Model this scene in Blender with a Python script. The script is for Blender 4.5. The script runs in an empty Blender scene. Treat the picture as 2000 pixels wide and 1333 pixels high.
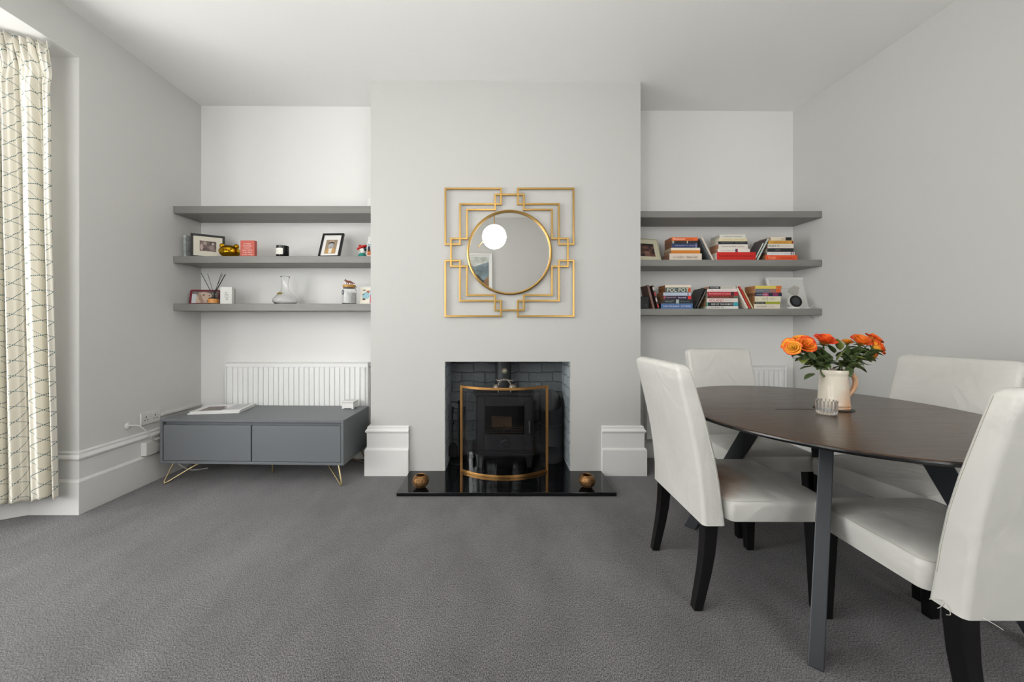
import bpy, bmesh, math, random
from mathutils import Vector, Matrix, Euler
random.seed(7)
SC = bpy.context.scene
COL = SC.collection
PI = math.pi
F = 740.0; CX = 974.0; CY = 638.0; CH = 1.10        # focal length in px, vanishing point, camera height

# ------------------------------------------------------------------ camera, sky, daylight, exposure
cd = bpy.data.cameras.new('camera'); cam = bpy.data.objects.new('camera', cd); COL.objects.link(cam)
cam.location = (0, 0, CH); cam.rotation_euler = (PI / 2, 0, 0)
cd.sensor_width = 36.0; cd.lens = 36.0 * F / 2000.0
cd.shift_x = (1000 - CX) / 2000.0; cd.shift_y = (CY - 666.5) / 2000.0
cd.clip_start = 0.05
SC.camera = cam
SC.view_settings.view_transform = 'Standard'; SC.view_settings.look = 'None'
SC.view_settings.gamma = 1.0; SC.view_settings.use_curve_mapping = False
SC.view_settings.exposure = 1.32
W = bpy.data.worlds.new('overcast_sky'); SC.world = W; W.use_nodes = True
W.node_tree.nodes['Background'].inputs[0].default_value = (1.0, 0.99, 0.972, 1)
W.node_tree.nodes['Background'].inputs[1].default_value = 2.4

def area(name, loc, rot, sx, sy, power, col=(1, 1, 1)):
    l = bpy.data.lights.new(name, 'AREA'); l.shape = 'RECTANGLE'; l.size = sx; l.size_y = sy; l.energy = power; l.color = col
    o = bpy.data.objects.new(name, l); COL.objects.link(o); o.location = loc; o.rotation_euler = rot
    return o
# daylight lamp outside the bay front, plus an added fill at its side
area('bay_window_daylight', (-3.62, 0.98, 1.50), Vector((1.0, 0.0, 0.15)).to_track_quat('-Z', 'Y').to_euler(), 1.7, 1.8, 26, (1.0, 0.995, 0.98))
area('bay_side_fill_light', (-3.22, -0.33, 1.55), Vector((0.75, 0.62, 0.05)).to_track_quat('-Z', 'Y').to_euler(), 0.8, 1.7, 9, (1.0, 0.99, 0.97))  # added lamp that brightens the reveal and curtain folds

# ------------------------------------------------------------------ helpers
def lin(c):
    return c / 12.92 if c <= 0.04045 else ((c + 0.055) / 1.055) ** 2.4
def hx(h):
    h = h.lstrip('#'); return tuple(lin(int(h[i:i + 2], 16) / 255.0) for i in (0, 2, 4)) + (1.0,)
def mat(name, col, rough=0.5, metal=0.0, bump=0.0, scale=60.0, var=0.0, vscale=4.0, spec=0.5, emit=0.0, trans=0.0, coat=0.0, stretch=None, ior=1.45, sheen=0.0):
    m = bpy.data.materials.new(name); m.use_nodes = True; nt = m.node_tree; b = nt.nodes['Principled BSDF']
    c = hx(col) if isinstance(col, str) else col
    b.inputs['Base Color'].default_value = c; b.inputs['Roughness'].default_value = rough; b.inputs['Metallic'].default_value = metal
    b.inputs['Specular IOR Level'].default_value = spec; b.inputs['Coat Weight'].default_value = coat
    b.inputs['Transmission Weight'].default_value = trans; b.inputs['IOR'].default_value = ior
    b.inputs['Sheen Weight'].default_value = sheen
    if emit: b.inputs['Emission Color'].default_value = c; b.inputs['Emission Strength'].default_value = emit
    tc = nt.nodes.new('ShaderNodeTexCoord'); mp = nt.nodes.new('ShaderNodeMapping'); nt.links.new(tc.outputs['Object'], mp.inputs['Vector'])
    if stretch: mp.inputs['Scale'].default_value = stretch
    if bump:
        n = nt.nodes.new('ShaderNodeTexNoise'); n.inputs['Scale'].default_value = scale; n.inputs['Detail'].default_value = 4
        bp = nt.nodes.new('ShaderNodeBump'); bp.inputs['Strength'].default_value = bump; bp.inputs['Distance'].default_value = 0.01
        nt.links.new(mp.outputs[0], n.inputs['Vector']); nt.links.new(n.outputs['Fac'], bp.inputs['Height']); nt.links.new(bp.outputs[0], b.inputs['Normal'])
    if var:
        n = nt.nodes.new('ShaderNodeTexNoise'); n.inputs['Scale'].default_value = vscale; n.inputs['Detail'].default_value = 6
        r = nt.nodes.new('ShaderNodeMapRange'); r.inputs['From Min'].default_value = 0.3; r.inputs['From Max'].default_value = 0.7
        r.inputs['To Min'].default_value = 1 - var; r.inputs['To Max'].default_value = 1 + var
        mx = nt.nodes.new('ShaderNodeVectorMath'); mx.operation = 'SCALE'; mx.inputs[0].default_value = c[:3]
        nt.links.new(mp.outputs[0], n.inputs['Vector']); nt.links.new(n.outputs['Fac'], r.inputs['Value']); nt.links.new(r.outputs[0], mx.inputs['Scale']); nt.links.new(mx.outputs[0], b.inputs['Base Color'])
    return m
class NT:
    """small node helper"""
    def __init__(s, m): s.nt = m.node_tree; s.b = s.nt.nodes['Principled BSDF']
    def n(s, t, **k):
        o = s.nt.nodes.new(t)
        for a, v in k.items(): setattr(o, a, v)
        return o
    def l(s, a, b): s.nt.links.new(a, b)
    def math(s, op, a, b=None, c=None):
        o = s.n('ShaderNodeMath', operation=op)
        for i, v in enumerate((a, b, c)):
            if v is None: continue
            if isinstance(v, (int, float)): o.inputs[i].default_value = v
            else: s.l(v, o.inputs[i])
        return o.outputs[0]
    def mix(s, fac, a, b):
        o = s.n('ShaderNodeMix', data_type='RGBA')
        for k, v in ((0, fac), (6, a), (7, b)):
            if isinstance(v, (int, float, tuple)): o.inputs[k].default_value = v
            else: s.l(v, o.inputs[k])
        return o.outputs[2]

class MB:
    def __init__(s): s.bm = bmesh.new(); s.uv = None
    def box(s, x0, x1, y0, y1, z0, z1, M=None):
        v = [Vector((x, y, z)) for z in (z0, z1) for y in (y0, y1) for x in (x0, x1)]
        if M: v = [M @ p for p in v]
        v = [s.bm.verts.new(p) for p in v]
        for f in ((0, 2, 3, 1), (4, 5, 7, 6), (0, 1, 5, 4), (2, 6, 7, 3), (0, 4, 6, 2), (1, 3, 7, 5)): s.bm.faces.new([v[i] for i in f])
        return s
    def rings(s, R, close=True, cap0=True, cap1=True):
        """R: list of rings of points, joined to a skin"""
        V = [[s.bm.verts.new(p) for p in r] for r in R]; n = len(V[0])
        for a, b in zip(V, V[1:]):
            for i in range(n if close else n - 1):
                j = (i + 1) % n; s.bm.faces.new((a[i], a[j], b[j], b[i]))
        if cap0: s.bm.faces.new(V[0][::-1])
        if cap1: s.bm.faces.new(V[-1])
        return s
    def lathe(s, prof, c=(0, 0, 0), n=32, axis='Z', a0=0, a1=2 * PI, flute=0, fd=0, M=None):
        full = abs(a1 - a0 - 2 * PI) < 1e-6; R = []
        for r, z in prof:
            ring = []
            for i in range(n if full else n + 1):
                a = a0 + (a1 - a0) * i / n
                rr = r * (1 + fd * abs(math.cos(a * flute / 2))) if flute else r
                rr = max(rr, 1e-5)
                p = Vector((rr * math.cos(a), rr * math.sin(a), z))
                if axis == 'Y': p = Vector((p.x, -p.z, p.y))
                if axis == 'X': p = Vector((p.z, p.x, p.y))
                p = p + Vector(c)
                ring.append(M @ p if M else p)
            R.append(ring)
        return s.rings(R, close=full, cap0=full, cap1=full)
    def tube(s, pts, r, n=8, flat=None):
        pts = [Vector(p) for p in pts]; R = []; up = None
        for i, p in enumerate(pts):
            d = (pts[min(i + 1, len(pts) - 1)] - pts[max(i - 1, 0)]).normalized()
            if up is None:
                up = Vector((0, 0, 1)) if abs(d.z) < 0.9 else Vector((0, 1, 0))
            x = d.cross(up).normalized(); y = x.cross(d).normalized(); up = y
            rr = r[i] if isinstance(r, (list, tuple)) else r
            R.append([p + rr * (math.cos(2 * PI * k / n) * x + math.sin(2 * PI * k / n) * y) for k in range(n)])
        return s.rings(R)
    def bar(s, a, b, wx, wy=None, up=(0, 0, 1), w2=None):
        """rectangular bar from a to b; wx along cross(d,up)"""
        a = Vector(a); b = Vector(b); d = (b - a).normalized(); up = Vector(up)
        if abs(d.dot(up)) > 0.99: up = Vector((0, 1, 0))
        x = d.cross(up).normalized(); y = x.cross(d).normalized(); wy = wy or wx
        w2 = w2 or (wx, wy)
        R = []
        for p, (u, v) in ((a, (wx, wy)), (b, w2)):
            R.append([p + x * u / 2 * i + y * v / 2 * j for i, j in ((-1, -1), (1, -1), (1, 1), (-1, 1))])
        return s.rings(R)
    def prism(s, pts, d, M=None):
        """pts in XZ plane, thickness d towards -Y"""
        R = [[Vector((x, 0, z)) for x, z in pts], [Vector((x, -d, z)) for x, z in pts]]
        if M: R = [[M @ p for p in r] for r in R]
        return s.rings(R)
    def ell(s, c, r, n=16, m=10, M=None, f=None):
        R = []
        for i in range(m + 1):
            t = PI * i / m; t = min(max(t, 0.02), PI - 0.02)
            ring = []
            for k in range(n):
                a = 2 * PI * k / n
                p = Vector((r[0] * math.sin(t) * math.cos(a), r[1] * math.sin(t) * math.sin(a), -r[2] * math.cos(t)))
                if f: p = f(p)
                p = p + Vector(c)
                ring.append(M @ p if M else p)
            R.append(ring)
        return s.rings(R)
    def build(s, name, m, parent=None, smooth=False, bevel=0, world=False, segs=2, angle=40):
        bmesh.ops.recalc_face_normals(s.bm, faces=s.bm.faces)
        me = bpy.data.meshes.new(name)
        if world and parent is not None:
            L = parent.location.copy()
            q = parent.parent
            while q: L += q.location; q = q.parent
            for v in s.bm.verts: v.co -= L
        s.bm.to_mesh(me); s.bm.free()
        ms = m if isinstance(m, (list, tuple)) else [m]
        for k in ms: me.materials.append(k)
        if smooth:
            me.polygons.foreach_set('use_smooth', [True] * len(me.polygons)); me.set_sharp_from_angle(angle=math.radians(angle))
        o = bpy.data.objects.new(name, me); COL.objects.link(o)
        if parent: o.parent = parent
        if bevel:
            b = o.modifiers.new('bevel', 'BEVEL'); b.width = bevel; b.segments = segs; b.limit_method = 'ANGLE'; b.angle_limit = math.radians(40)
        return o
def rrect(hx_, hy_, r, z=0, n=5, cx=0, cy=0):
    P = []
    for qx, qy, a0 in ((1, 1, 0), (-1, 1, PI / 2), (-1, -1, PI), (1, -1, 1.5 * PI)):
        for i in range(n + 1):
            a = a0 + PI / 2 * i / n
            P.append(Vector((cx + qx * (hx_ - r) + r * math.cos(a), cy + qy * (hy_ - r) + r * math.sin(a), z)))
    return P
def setp(o, label=None, cat=None, group=None, kind=None):
    if label: o['label'] = label
    if cat: o['category'] = cat
    if group: o['group'] = group
    if kind: o['kind'] = kind
    return o
def thing(name, label, cat, loc=(0, 0, 0), rot=(0, 0, 0), group=None):
    o = bpy.data.objects.new(name, None); COL.objects.link(o); o.empty_display_size = 0.05
    o.location = loc; o.rotation_euler = rot
    return setp(o, label, cat, group)
def struct(name, mb, m, **k): return setp(mb.build(name, m, **k), kind='structure')
def dup(root, loc, rot, label, group=None, scale=None):
    r = root.copy(); COL.objects.link(r); r.location = loc; r.rotation_euler = rot; r['label'] = label
    if scale: r.scale = scale
    if group: r['group'] = group
    for ch in list(root.children):
        c = ch.copy(); COL.objects.link(c); c.parent = r
        for g in ch.children:
            d = g.copy(); COL.objects.link(d); d.parent = c
    return r
def text(parent, s, w, h, loc, rot, m, name='lettering', d=0.0004):
    """lettering fitted into w x h, centred on loc"""
    c = bpy.data.curves.new('t', 'FONT'); c.body = s; c.extrude = 0.5; c.resolution_u = 2; c.align_x = 'CENTER'
    c.extrude = 0.0
    t = bpy.data.objects.new('t', c)
    me = bpy.data.meshes.new_from_object(t); bpy.data.objects.remove(t)
    xs = [v.co.x for v in me.vertices]; ys = [v.co.y for v in me.vertices]
    x0, x1, y0, y1 = min(xs), max(xs), min(ys), max(ys)
    for v in me.vertices: v.co = Vector(((v.co.x - (x0 + x1) / 2) * w / (x1 - x0), (v.co.y - (y0 + y1) / 2) * h / (y1 - y0), d))
    me.name = name; me.materials.clear(); me.materials.append(m)
    o = bpy.data.objects.new(name, me); COL.objects.link(o); o.parent = parent; o.location = loc; o.rotation_euler = rot
    return o
def at(px, py, Y): return Vector(((px - CX) / F * Y, Y, CH - (py - CY) / F * Y))
def wx(px, Y): return (px - CX) / F * Y
FRONT = (PI / 2, 0, 0)                                   # lettering facing the camera side (-Y)

# ------------------------------------------------------------------ materials
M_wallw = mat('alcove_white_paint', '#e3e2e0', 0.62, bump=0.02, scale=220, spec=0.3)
M_walll = mat('pale_grey_light_compensated', '#d1d0cd', 0.62, bump=0.02, scale=220, spec=0.3)  # grey shifted in tone to stand in for light on left wall and soffit
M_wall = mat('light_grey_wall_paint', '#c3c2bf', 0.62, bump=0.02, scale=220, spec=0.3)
M_ceil = mat('ceiling_paint', '#eeedeb', 0.7, bump=0.02, scale=160, spec=0.2)
M_white = mat('white_gloss_paint', '#dedddb', 0.32, bump=0.03, scale=30)
M_rad = mat('radiator_enamel', '#e9e9e8', 0.3)
M_shelf = mat('grey_shelf_paint', '#7f7e7a', 0.42, bump=0.04, scale=14, stretch=(1, 12, 12), var=0.06, vscale=3)
M_unit = mat('slate_grey_lacquer', '#66696d', 0.42, spec=0.45)
M_unitd = mat('slate_grey_shadow_gap', '#303236', 0.6)
M_brass = mat('pale_brass', '#c9b98e', 0.28, metal=1)
M_gold = mat('brushed_gold', '#b99558', 0.32, metal=1, bump=0.02, scale=80)
M_screen = mat('aged_brass', '#b98a52', 0.32, metal=1, var=0.15, vscale=14)
M_black = mat('black_iron', '#161618', 0.5, metal=0.3, bump=0.05, scale=120)
M_stove = mat('stove_black', '#2c2d30', 0.5, bump=0.03, scale=150)
M_stone = mat('polished_black_granite', '#0b0c0e', 0.09, spec=0.6, var=0.2, vscale=60)
M_steel = mat('steel', '#b8b8b8', 0.25, metal=1)
M_blackwood = mat('black_stained_wood', '#0d0c0d', 0.3, bump=0.03, scale=20, stretch=(1, 1, 0.1))
M_plastic = mat('white_plastic', '#d8d7d3', 0.35)
M_blackp = mat('black_plastic', '#141416', 0.35)
M_cable = mat('white_cable', '#cfcdc8', 0.4)
M_legmetal = mat('graphite_metal', '#34363a', 0.38, metal=0.4, bump=0.02, scale=200)
def clear(name, tint=(1, 1, 1, 1), refl=0.10, rough=0.02):
    m = bpy.data.materials.new(name); m.use_nodes = True; nt = m.node_tree
    for n in list(nt.nodes): nt.nodes.remove(n)
    o = nt.nodes.new('ShaderNodeOutputMaterial'); t = nt.nodes.new('ShaderNodeBsdfTransparent'); g = nt.nodes.new('ShaderNodeBsdfGlossy')
    t.inputs[0].default_value = tint; g.inputs['Roughness'].default_value = rough
    mx = nt.nodes.new('ShaderNodeMixShader'); lw = nt.nodes.new('ShaderNodeLayerWeight'); lw.inputs['Blend'].default_value = 0.35
    mr = nt.nodes.new('ShaderNodeMapRange'); mr.inputs['To Min'].default_value = refl * 0.4; mr.inputs['To Max'].default_value = min(1, refl * 5)
    nt.links.new(lw.outputs['Fresnel'], mr.inputs['Value']); nt.links.new(mr.outputs[0], mx.inputs[0])
    nt.links.new(t.outputs[0], mx.inputs[1]); nt.links.new(g.outputs[0], mx.inputs[2]); nt.links.new(mx.outputs[0], o.inputs[0])
    return m
M_pane = clear('window_glass', (0.97, 0.98, 0.98, 1), 0.05)
M_sglass = clear('smoked_screen_glass', (0.80, 0.80, 0.81, 1), 0.035)
M_glass = clear('clear_glass', (0.96, 0.97, 0.97, 1), 0.16)
M_dglass = clear('dark_stove_glass', (0.85, 0.8, 0.74, 1), 0.03)
M_mirror = mat('mirror_silver', '#f2f2f0', 0.0, metal=1)

# carpet: twisted grey pile
M_carpet = mat('grey_twist_carpet', '#6b6a6b', 0.95, spec=0.1, sheen=0.15)
k = NT(M_carpet); tc0 = k.n('ShaderNodeTexCoord').outputs['Object']
mpc = k.n('ShaderNodeMapping'); mpc.inputs['Scale'].default_value = (1.35, 0.7, 1); k.l(tc0, mpc.inputs['Vector']); tc = mpc.outputs[0]
n1 = k.n('ShaderNodeTexNoise'); n1.inputs['Scale'].default_value = 260; n1.inputs['Detail'].default_value = 5; n1.inputs['Roughness'].default_value = 0.85; k.l(tc, n1.inputs['Vector'])
n2 = k.n('ShaderNodeTexNoise'); n2.inputs['Scale'].default_value = 2.6; n2.inputs['Detail'].default_value = 5; n2.inputs['Roughness'].default_value = 0.6; k.l(tc, n2.inputs['Vector'])
n3 = k.n('ShaderNodeTexVoronoi'); n3.inputs['Scale'].default_value = 160; k.l(tc, n3.inputs['Vector'])
tf = k.math('SUBTRACT', k.math('MULTIPLY_ADD', n1.outputs['Fac'], 6.6, -2.8), k.math('MULTIPLY', n3.outputs['Distance'], 0.15))
fc = k.n('ShaderNodeClamp'); k.l(tf, fc.inputs[0])
cA = k.mix(fc.outputs[0], hx('#302d2f'), hx('#928f91')); sc = k.n('ShaderNodeVectorMath', operation='SCALE')
k.l(k.math('MULTIPLY_ADD', n2.outputs['Fac'], 1.0, 0.5), sc.inputs['Scale']); k.l(cA, sc.inputs[0]); k.l(sc.outputs[0], k.b.inputs['Base Color'])
bp = k.n('ShaderNodeBump'); bp.inputs['Strength'].default_value = 0.35; bp.inputs['Distance'].default_value = 0.005
k.l(k.math('SUBTRACT', n1.outputs['Fac'], k.math('MULTIPLY', n3.outputs['Distance'], 0.4)), bp.inputs['Height']); k.l(bp.outputs[0], k.b.inputs['Normal'])

# painted brick
def brick_mat(name, col, swap):
    m = mat(name, col, 0.55, spec=0.4); k = NT(m); tc = k.n('ShaderNodeTexCoord').outputs['Object']
    sp = k.n('ShaderNodeSeparateXYZ'); k.l(tc, sp.inputs[0]); cb = k.n('ShaderNodeCombineXYZ')
    k.l(sp.outputs['Y' if swap else 'X'], cb.inputs[0]); k.l(sp.outputs['Z'], cb.inputs[1])
    ns = k.n('ShaderNodeTexNoise'); ns.inputs['Scale'].default_value = 9; k.l(tc, ns.inputs['Vector'])
    va = k.n('ShaderNodeVectorMath', operation='MULTIPLY_ADD'); k.l(ns.outputs['Color'], va.inputs[0]); va.inputs[1].default_value = (0.045, 0.045, 0); k.l(cb.outputs[0], va.inputs[2])
    br = k.n('ShaderNodeTexBrick'); br.inputs['Scale'].default_value = 1; br.inputs['Brick Width'].default_value = 0.19; br.inputs['Row Height'].default_value = 0.082; br.inputs['Mortar Size'].default_value = 0.006; br.inputs['Mortar Smooth'].default_value = 0.6
    k.l(va.outputs[0], br.inputs['Vector']); c = hx(col)
    br.inputs['Color1'].default_value = c; br.inputs['Color2'].default_value = tuple(x * 1.35 for x in c[:3]) + (1,); br.inputs['Mortar'].default_value = tuple(x * 0.78 for x in c[:3]) + (1,)
    k.l(br.outputs['Color'], k.b.inputs['Base Color'])
    n2 = k.n('ShaderNodeTexNoise'); n2.inputs['Scale'].default_value = 45; n2.inputs['Detail'].default_value = 5; k.l(tc, n2.inputs['Vector'])
    h = k.math('ADD', k.math('MULTIPLY', br.outputs['Fac'], -1.0), k.math('MULTIPLY', n2.outputs['Fac'], 0.7))
    bp = k.n('ShaderNodeBump'); bp.inputs['Strength'].default_value = 0.9; bp.inputs['Distance'].default_value = 0.012; k.l(h, bp.inputs['Height']); k.l(bp.outputs[0], k.b.inputs['Normal'])
    return m
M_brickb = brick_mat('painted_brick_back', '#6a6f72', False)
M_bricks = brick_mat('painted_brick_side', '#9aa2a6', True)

# ------------------------------------------------------------------ room shell
YB = 2.816; YL = 3.158; YR = 3.186; XL = -2.48
BX0, BX1 = -0.951, 1.054; OX0, OX1, OZ = -0.40, 0.533, 0.8375
REAR = -0.75
def zc(x): return 2.925 - 0.0063 * x
struct('floor', MB().box(-3.5, 2.9, REAR - 0.1, 3.32, -0.06, 0.0), M_carpet)
mb = MB()
mb.rings([[Vector((x, y, zc(x))) for x, y in ((-2.78, REAR - 0.1), (2.9, REAR - 0.1), (2.9, 3.32), (-2.78, 3.32))], [Vector((x, y, 3.05)) for x, y in ((-2.78, REAR - 0.1), (2.9, REAR - 0.1), (2.9, 3.32), (-2.78, 3.32))]])
struct('ceiling', mb, M_ceil)
H = 2.96
WY = 2.241
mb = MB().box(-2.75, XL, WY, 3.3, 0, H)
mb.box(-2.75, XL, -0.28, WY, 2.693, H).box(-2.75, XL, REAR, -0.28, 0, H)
struct('wall_left', mb, M_walll)  # paler than the other grey walls, standing in for missing light
# right wall, slightly out of square
def xr(y): return 2.475 + (3.186 - y) * 0.060
mb = MB(); mb.rings([[Vector((xr(y) + t, y, z)) for y, t in ((REAR, 0), (3.3, 0), (3.3, 0.15), (REAR, 0.15))] for z in (0, H)])
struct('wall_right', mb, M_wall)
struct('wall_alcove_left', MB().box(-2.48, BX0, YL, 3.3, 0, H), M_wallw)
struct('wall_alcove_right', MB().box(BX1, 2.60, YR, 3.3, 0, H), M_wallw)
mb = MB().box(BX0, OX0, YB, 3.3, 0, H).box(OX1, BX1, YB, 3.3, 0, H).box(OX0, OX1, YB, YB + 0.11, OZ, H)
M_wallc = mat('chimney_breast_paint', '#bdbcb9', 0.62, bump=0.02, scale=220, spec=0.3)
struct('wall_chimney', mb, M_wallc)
mb = MB().box(OX0, OX1, 3.176, 3.3, 0.0, 1.5).box(OX0, OX1, YB + 0.11, 3.176, 1.35, 1.5)
struct('wall_fireplace_back', mb, M_brickb)
struct('wall_fireplace_left', MB().box(OX0 - 0.002, OX0 + 0.004, YB + 0.012, 3.176, 0.026, 1.35), M_bricks)
struct('wall_fireplace_right', MB().box(OX1 - 0.004, OX1 + 0.002, YB + 0.012, 3.176, 0.026, 1.35), M_bricks)
# rear wall, with two unseen tall windows added to let in fill light
mb = MB()
for x0_, x1_ in ((-2.75, -2.45), (-0.85, 1.08), (2.33, 2.9)): mb.box(x0_, x1_, REAR - 0.12, REAR, 0, H)
for x0_, x1_ in ((-2.45, -0.85), (1.08, 2.33)): mb.box(x0_, x1_, REAR - 0.12, REAR, 0, 0.75).box(x0_, x1_, REAR - 0.12, REAR, 2.5, H)
struct('wall_rear', mb, M_wall)
def sash(name, a, b, z0, z1, nx=1):
    """sash window between plan points a and b"""
    a = Vector((a[0], a[1], 0)); b = Vector((b[0], b[1], 0)); L = (b - a).length; d = (b - a).normalized()
    M = Matrix.Translation(a) @ Matrix((( d.x, -d.y, 0, 0), (d.y, d.x, 0, 0), (0, 0, 1, 0), (0, 0, 0, 1)))
    fr = MB(); t = 0.05
    fr.box(0, L, -0.03, 0.03, z0, z0 + t, M).box(0, L, -0.03, 0.03, z1 - t, z1, M).box(0, t, -0.03, 0.03, z0 + t, z1 - t, M).box(L - t, L, -0.03, 0.03, z0 + t, z1 - t, M)
    fr.box(t, L - t, -0.022, 0.022, (z0 + z1) / 2 - 0.02, (z0 + z1) / 2 + 0.02, M)
    for i in range(1, nx): fr.box(L * i / nx - 0.03, L * i / nx + 0.03, -0.025, 0.025, z0, z1, M)
    w = struct(name, fr, M_white)
    MB().box(t, L - t, -0.004, 0.004, z0 + t, z1 - t, M).build('pane', M_pane, w)
    return w
sash('added_window_right', (1.08, REAR - 0.06), (2.33, REAR - 0.06), 0.75, 2.5, 2)  # unseen, added to brighten the right alcove and ceiling
sash('added_window_left', (-2.45, REAR - 0.06), (-0.85, REAR - 0.06), 0.75, 2.5, 2)  # unseen, added for frontal fill from the left
# bay
B0 = Vector((-2.75, WY, 0)); B1 = Vector((-3.32, 1.885, 0)); B2 = Vector((-3.32, 0.075, 0)); B3 = Vector((-2.75, -0.28, 0))
mb = MB()
def wallseg(mb, a, b, z0, z1, t=0.1):
    d = (b - a).normalized(); nrm = Vector((d.y, -d.x, 0))     # outward
    if nrm.x > 0: nrm = -nrm
    mb.rings([[p + Vector((0, 0, z)) for p in (a, b, b + nrm * t, a + nrm * t)] for z in (z0, z1)])
for a, b, e in ((B0, B1, 0.10), (B1, B2, 0.07), (B2, B3, 0.10)):
    d = (b - a).normalized()
    wallseg(mb, a, b, 0, 0.5); wallseg(mb, a, b, 2.45, 2.75); wallseg(mb, a, a + d * e, 0.5, 2.45); wallseg(mb, b - d * e, b, 0.5, 2.45)
struct('wall_bay', mb, M_wallw)
struct('wall_reveal', MB().box(-2.75, XL - 0.001, WY - 0.003, WY, 0, 2.693).box(-2.75, XL - 0.001, -0.28, WY - 0.003, 2.690, 2.693), M_wallw)
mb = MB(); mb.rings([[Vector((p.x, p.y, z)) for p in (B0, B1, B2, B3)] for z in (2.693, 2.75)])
struct('ceiling_bay', mb, M_walll)  # white soffit coloured greyer to hold down its brightness
sash('window_2', (B0 + (B1 - B0).normalized() * 0.12)[:2], (B1 - (B1 - B0).normalized() * 0.12)[:2], 0.5, 2.45)
sash('window_3', (B1 + (B2 - B1).normalized() * 0.09)[:2], (B2 - (B2 - B1).normalized() * 0.09)[:2], 0.5, 2.45, 2)
sash('window_4', (B2 + (B3 - B2).normalized() * 0.12)[:2], (B3 - (B3 - B2).normalized() * 0.12)[:2], 0.5, 2.45)

# skirting boards: stepped profile (offset from wall, height)
SK = [(0, 0), (0.036, 0), (0.036, 0.190), (0.030, 0.200), (0.022, 0.203), (0.022, 0.312), (0.030, 0.318), (0.033, 0.328), (0.026, 0.338), (0.020, 0.345), (0.020, 0.358), (0.010, 0.364), (0, 0.364)]
def skirting(name, path, nrm, label=None):
    """path of plan points, nrm of plan normals at each (mitred)"""
    R = [[Vector((p[0] + n[0] * o, p[1] + n[1] * o, z)) for o, z in SK] for p, n in zip(path, nrm)]
    return struct(name, MB().rings(R), M_white, bevel=0.0015)
s31 = 0.6232; dB = (B1 - B0).normalized(); nB = (-dB.y if -dB.y > 0 else dB.y, 0)
nb = Vector((-dB.y, dB.x, 0)); nb = nb if nb.y < 0 else -nb
m1 = (Vector((0, -1, 0)) + nb); m1 = m1 / m1.dot(nb)
skirting('baseboard_left', [(XL, YL), (XL, WY), (B0.x, B0.y), (B1.x, B1.y)], [(1, -1), (1, -1), (m1.x, m1.y), (nb.x, nb.y)])
skirting('baseboard_chimney_left', [(BX0, YL), (BX0, YB), (-0.664, YB)], [(-1, 0), (-1, -1), (0, -1)])
skirting('baseboard_chimney_right', [(0.762, YB), (BX1, YB), (BX1, YR)], [(0, -1), (1, -1), (1, 0)])
SK2 = SK
SK = [(0, 0), (0.018, 0), (0.018, 0.15), (0.010, 0.165), (0, 0.165)]
skirting('baseboard_alcove_left', [(XL, YL), (BX0, YL)], [(0, -1), (0, -1)])
skirting('baseboard_alcove_right', [(BX1, YR), (xr(YR), YR)], [(0, -1), (0, -1)])
SK = SK2
skirting('baseboard_right', [(xr(YR), YR), (xr(REAR), REAR)], [(-1, 0), (-1, 0)])

# ------------------------------------------------------------------ hearth
h = thing('hearth', 'polished black granite hearth slab in front of the fireplace', 'hearth', (0.05, 2.63, 0))
MB().box(-0.661, 0.763, 2.447, YB, 0.001, 0.026).build('slab', M_stone, h, bevel=0.003, world=True)
struct('floor_fireplace', MB().box(OX0 + 0.004, OX1 - 0.004, YB + 0.001, 3.175, 0.001, 0.0255), M_stone)

# ------------------------------------------------------------------ floating shelves
def shelf(x0, x1, y0, y1, zt, th, label, grp):
    o = MB().box(x0, x1, y0, y1, -th, 0).build('floating_shelf', M_shelf, bevel=0.003)
    o.location.z = zt
    return setp(o, label, 'shelf', grp)
SF = 2.885; SR = 2.915
gl = 'floating shelves in the left alcove'; gr = 'floating shelves in the right alcove'
shelf(XL + 0.001, BX0 - 0.001, SF, YL - 0.001, 2.018, 0.056, 'topmost grey floating shelf in the left alcove, nearly empty', gl)
shelf(XL + 0.001, BX0 - 0.001, SF, YL - 0.001, 1.637, 0.053, 'middle grey shelf left of the chimney, holding the gold bear', gl)
shelf(XL + 0.001, BX0 - 0.001, SF, YL - 0.001, 1.273, 0.054, 'lowest grey shelf left of the chimney, holding the glass carafe', gl)
shelf(BX1 + 0.001, xr(SR) - 0.003, SR, YR - 0.001, 1.989, 0.051, 'empty grey floating shelf, topmost in the right alcove', gr)
shelf(BX1 + 0.001, xr(SR) - 0.003, SR, YR - 0.001, 1.614, 0.050, 'middle grey shelf right of the chimney, holding three book stacks', gr)
shelf(BX1 + 0.001, xr(SR) - 0.003, SR, YR - 0.001, 1.2367, 0.050, 'lowest grey shelf right of the chimney, with books and white frame', gr)

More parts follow.
